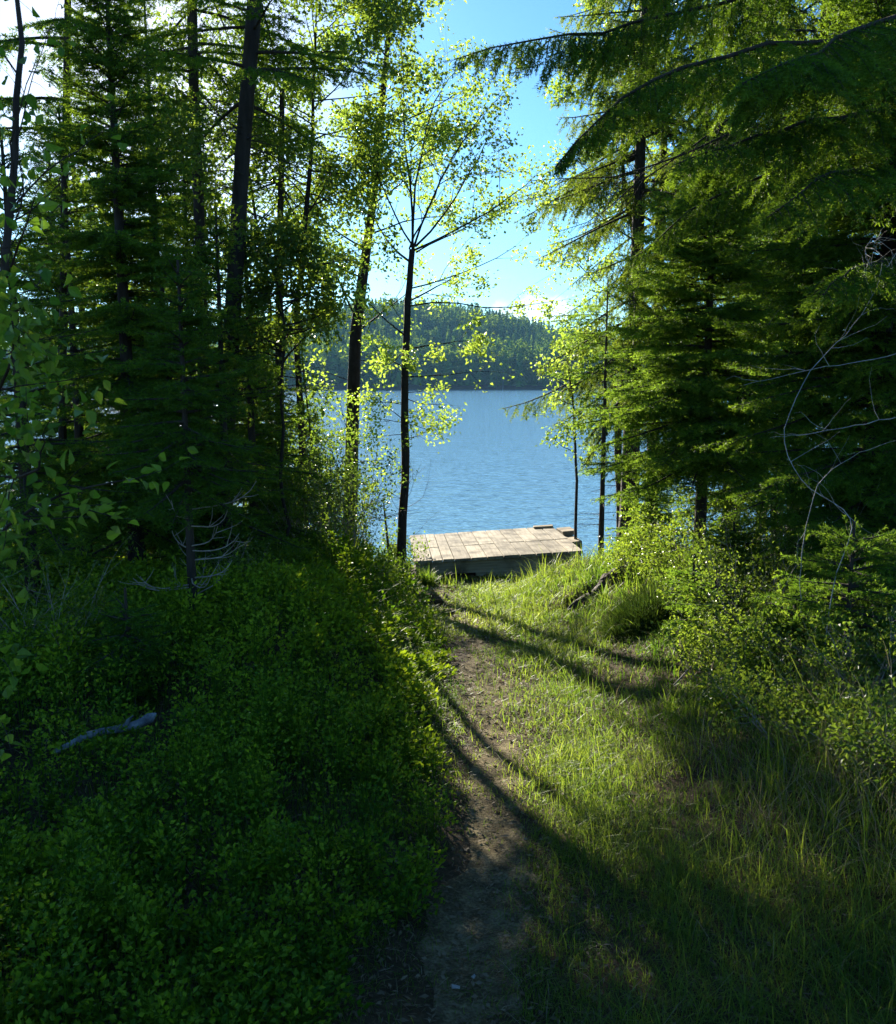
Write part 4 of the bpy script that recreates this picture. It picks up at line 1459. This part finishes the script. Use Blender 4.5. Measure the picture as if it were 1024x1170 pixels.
# stems
ns = 5
i2 = np.repeat(np.arange(npl), ns)
a2 = rng.random(len(i2)) * 6.283
r2 = (.05 + .02 * far)[i2] * rng.random(len(i2))
p0 = np.stack([x[i2], y[i2], z[i2] - .01], 1)
p1 = np.stack([x[i2] + r2 * np.cos(a2), y[i2] + r2 * np.sin(a2), z[i2] + hgt[i2] * .95], 1)
sticks(mb, p0, p1, .0016, .0008, .1)
tag(mb.build('bilberry_cover', M_bilb), 'thick green bilberry undergrowth covering the left bank', 'undergrowth', kind='stuff')


def gdens(x, y):
    d = np.abs(x - path_x(y)) - path_half(y)
    return np.clip(smooth(-.2, .22, d + .13 * bumps(x * 3, y * 3, 1, 8)), .13 + .5 * smooth(4.8, 7.5, y), 1)


mb, dry = MB(), MB()
# short turf on both sides of the path
x, y = scatter(1500000, -4.4, 7.2, 1.2, 13.7, .75)
left = x < path_x(y)
dl_ = path_x(y) - x
pr = gdens(x, y) * np.where(left, np.interp(dl_, [.3, .9, 1.6], [1, .35, .12]), 1.) * np.interp(np.abs(x - .7), [2.2, 4.2], [1, .5])
pr = pr * np.clip(.7 + .55 * bumps(x * 2.3, y * 2.3, 2, 8), .15, 1) * np.interp(y, [1.5, 6, 12], [.62, .8, 1])
hole = np.exp(-((x - 1.5) / .45) ** 2 - ((y - 8.35) / .2) ** 2)
k = (rng.random(len(x)) < pr * (1 - hole)) & inview(x, y) & ~((y > 11.65) & (np.abs(x - .6) < 1.2))
x, y = x[k], y[k]
P = np.stack([x, y, ground(x, y) - .004], 1)
pd = np.abs(x - path_x(y)) - path_half(y)
H = rng.gamma(2.6, .0215, len(x)) * (1 + .5 * np.clip(bumps(x * 5, y * 5, 2, 8), -.7, .9)) * np.interp(pd, [0, .3, 1.0, 2.2], [.5, .9, 1.25, 1.7]) * np.interp(y, [2, 6, 10, 11.2], [1, 1.05, 1.3, .6]) * (1 + .5 * np.clip(bumps(x * 1.5, y * 1.5, 1, 6), -.6, 1))
W = .0023 * np.clip(y / 2.6, 1, 3.2) * rng.uniform(.7, 1.3, len(x))
T = np.clip(rng.beta(1.5, 3.5, len(x)) + .3 * bumps(x * 1.5, y * 1.5, 1, 6) - .05 + .28 * smooth(5, 9, y), 0, 1)
isdry = rng.random(len(x)) < np.clip(.05 + .13 * bumps(x * 1.7 + 4, y * 1.7, 1, 6) + .12 * np.exp(-(pd / .18) ** 2), .015, .45)
bend = rng.uniform(.2, 1.5, len(x))
blades(mb, rng, P[~isdry], H[~isdry], W[~isdry], bend[~isdry], T[~isdry])
blades(dry, rng, P[isdry] + (0, 0, .002), H[isdry] * .85, W[isdry], bend[isdry] * 1.25 + .2, rng.random(isdry.sum()))
# long grass on the right
x, y = scatter(130000, .6, 8.2, 1.3, 13.2, 1.05)
pr = smooth(.75, 1.7, x - path_x(y) + .2 * bumps(x * 1.5, y * 1.5, 1, 6)) * np.interp(y, [2, 8, 12], [1, .75, .35])
pr = pr * np.clip(.45 + .7 * bumps(x * 2.6 + 2, y * 2.6, 1, 7), .04, 1)
k = (rng.random(len(x)) < pr) & inview(x, y) & ~((y > 11.3) & (x < 2.0))
x, y = x[k], y[k]
P = np.stack([x, y, ground(x, y) - .004], 1)
H = rng.gamma(6, .035, len(x)) * np.interp(x - path_x(y), [.8, 2], [.75, 1.15])
W = .0036 * np.clip(y / 3, 1, 2.8) * rng.uniform(.6, 1.3, len(x))
isdry = rng.random(len(x)) < np.clip(.1 + .28 * bumps(x * 1.3 + 7, y * 1.3, 1, 5) + .4 * np.exp(-((x - 1.9) / .5) ** 2 - ((y - 3.5) / .7) ** 2), .06, .8)
bend = rng.beta(2, 2.5, len(x)) * 1.3
blades(mb, rng, P[~isdry], H[~isdry], W[~isdry], bend[~isdry], np.clip(rng.beta(2, 3, (~isdry).sum()), 0, 1))
blades(dry, rng, P[isdry], H[isdry], W[isdry] * .8, bend[isdry] * 1.1 + .15, rng.random(isdry.sum()))
# fringe before the dock, among the bilberries and along the shore
for (n, x0, x1, y0, y1, h, wv) in ((900, -.7, 1.9, 11.0, 11.5, .12, .008), (1500, 1.9, 3.6, 11.2, 14., .2, .01), (2200, -3.6, -.35, 2., 8., .16, .004), (5200, -.85, -.12, 1.5, 6.5, .085, .003), (3800, .2, .8, 1.5, 7, .06, .0028), (3500, -5, -.6, 10.8, 14., .3, .009)):
    x, y = rng.uniform(x0, x1, n), rng.uniform(y0, y1, n)
    c = rng.random(n) < np.clip(.35 + .8 * bumps(x * 4, y * 4, 2, 8), .05, 1)
    x, y = x[c], y[c]
    n = len(x)
    blades(mb, rng, np.stack([x, y, ground(x, y) - .004], 1), rng.gamma(6, h / 6, n), np.full(n, wv), rng.beta(2, 2.5, n), np.clip(rng.beta(2, 3.5, n), 0, 1))
tag(mb.build('grass', M_grass), 'green grass along both sides of the trodden path', 'grass', kind='stuff')
tag(dry.build('dry_grass', M_dry), 'straw coloured dry blades mixed into the grass', 'grass', kind='stuff')

# rounded grass tussocks on the right of the path
TU = 'rounded grass tussocks right of the path'
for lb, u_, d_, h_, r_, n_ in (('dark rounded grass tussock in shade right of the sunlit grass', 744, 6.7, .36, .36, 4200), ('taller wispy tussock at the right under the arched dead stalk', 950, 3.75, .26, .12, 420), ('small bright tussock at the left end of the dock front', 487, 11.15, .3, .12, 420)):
    b = base(u_, d_)
    mb = MB()
    a = rng.random(n_) * 6.283
    q = np.sqrt(rng.random(n_)) * r_
    P = np.stack([q * np.cos(a), q * np.sin(a), np.full(n_, -.02)], 1)
    P[:, 2] += ground(b[0] + P[:, 0], b[1] + P[:, 1]) - b[2]
    blades(mb, rng, P, h_ * rng.uniform(.45, 1.1, n_) * (1.05 - .6 * (q / r_) ** 2), .004 * np.clip(d_ / 3.5, 1, 2.5) * rng.uniform(.7, 1.3, n_), rng.uniform(.1, .9, n_), np.clip(rng.beta(2, 4, n_), 0, 1), az=a + rng.normal(0, 1.1, n_))
    o = mb.build('grass_tussock', M_grass_shaded if lb.startswith('dark') else M_grass)
    o.location = tuple(b)
    tag(o, lb, 'grass tussock', TU)

# needle and leaf litter on the path and under the trees
x, y = scatter(60000, -3.4, 3.6, 1.4, 12., 1.5)
d = np.abs(x - path_x(y))
k = inview(x, y) & (rng.random(len(x)) < np.interp(d, [.3, .6, 3], [1, .5, .35]))
x, y = x[k], y[k]
n = len(x)
mb = MB()
az = rng.random(n) * 6.283
leaves(mb, rng, np.stack([x, y, gsample(x, y) + .014], 1), np.stack([np.cos(az), np.sin(az), rng.normal(0, .12, n)], 1), np.where(rng.random(n) < .3, .022, .03) * np.clip(y / 4, 1, 2.5), np.where(rng.random(n) < .3, .013, .004) * np.clip(y / 4, 1, 2.5), rng.beta(2, 2.6, n), fold=.1, up=1.6)
tag(mb.build('leaf_litter', M_litter), 'scattered brown needles and leaf scraps on the bare path', 'leaf litter', kind='stuff')
# pale chips lying on the path
CH = 'pale chips on the path'
for i, (lb, u_, v_, d_) in enumerate((('pale chip of wood lying in the middle of the path', 521, 1048, 2.45), ('tiny pale chip right of the larger one on the path', 541, 1040, 2.5), ('pale chip at the bottom edge of the path', 503, 1160, 2.03))):
    b = base(u_, d_)
    mb = MB()
    s_ = (.014, .008, .016)[i]
    box(mb, (0, 0, 0), (s_ * 1.8, s_, .004), np.array(Euler((.1, .15, i * 1.1)).to_matrix()), .9, .0015, rng)
    o = mb.build('wood_chip', M_grey)
    o.location = (b[0], b[1], float(gsample(np.array([b[0]]), np.array([b[1]]))[0]) + .018)
    tag(o, lb, 'wood chip', CH)

# ------------------------------------------------------------------ haze
m, nt, out = newmat('haze_air')
pv = N(nt, 'ShaderNodeVolumePrincipled')
pv.inputs['Color'].default_value = (.3, .62, 1, 1)
pv.inputs['Density'].default_value = .0002
pv.inputs['Anisotropy'].default_value = 0
nt.links.new(pv.outputs[0], out.inputs['Volume'])
mb = MB()
x0, x1, y0, y1, z0, z1 = -1600, 1600, -1600, 1600, -10, 62
v = [(a, b_, c) for c in (z0, z1) for a, b_ in ((x0, y0), (x1, y0), (x1, y1), (x0, y1))]
mb.add(v, [(3, 2, 1, 0), (4, 5, 6, 7), (0, 1, 5, 4), (1, 2, 6, 5), (2, 3, 7, 6), (3, 0, 4, 7)])
tag(mb.build('haze', m), 'thin blue air over the lake', 'haze', kind='stuff')
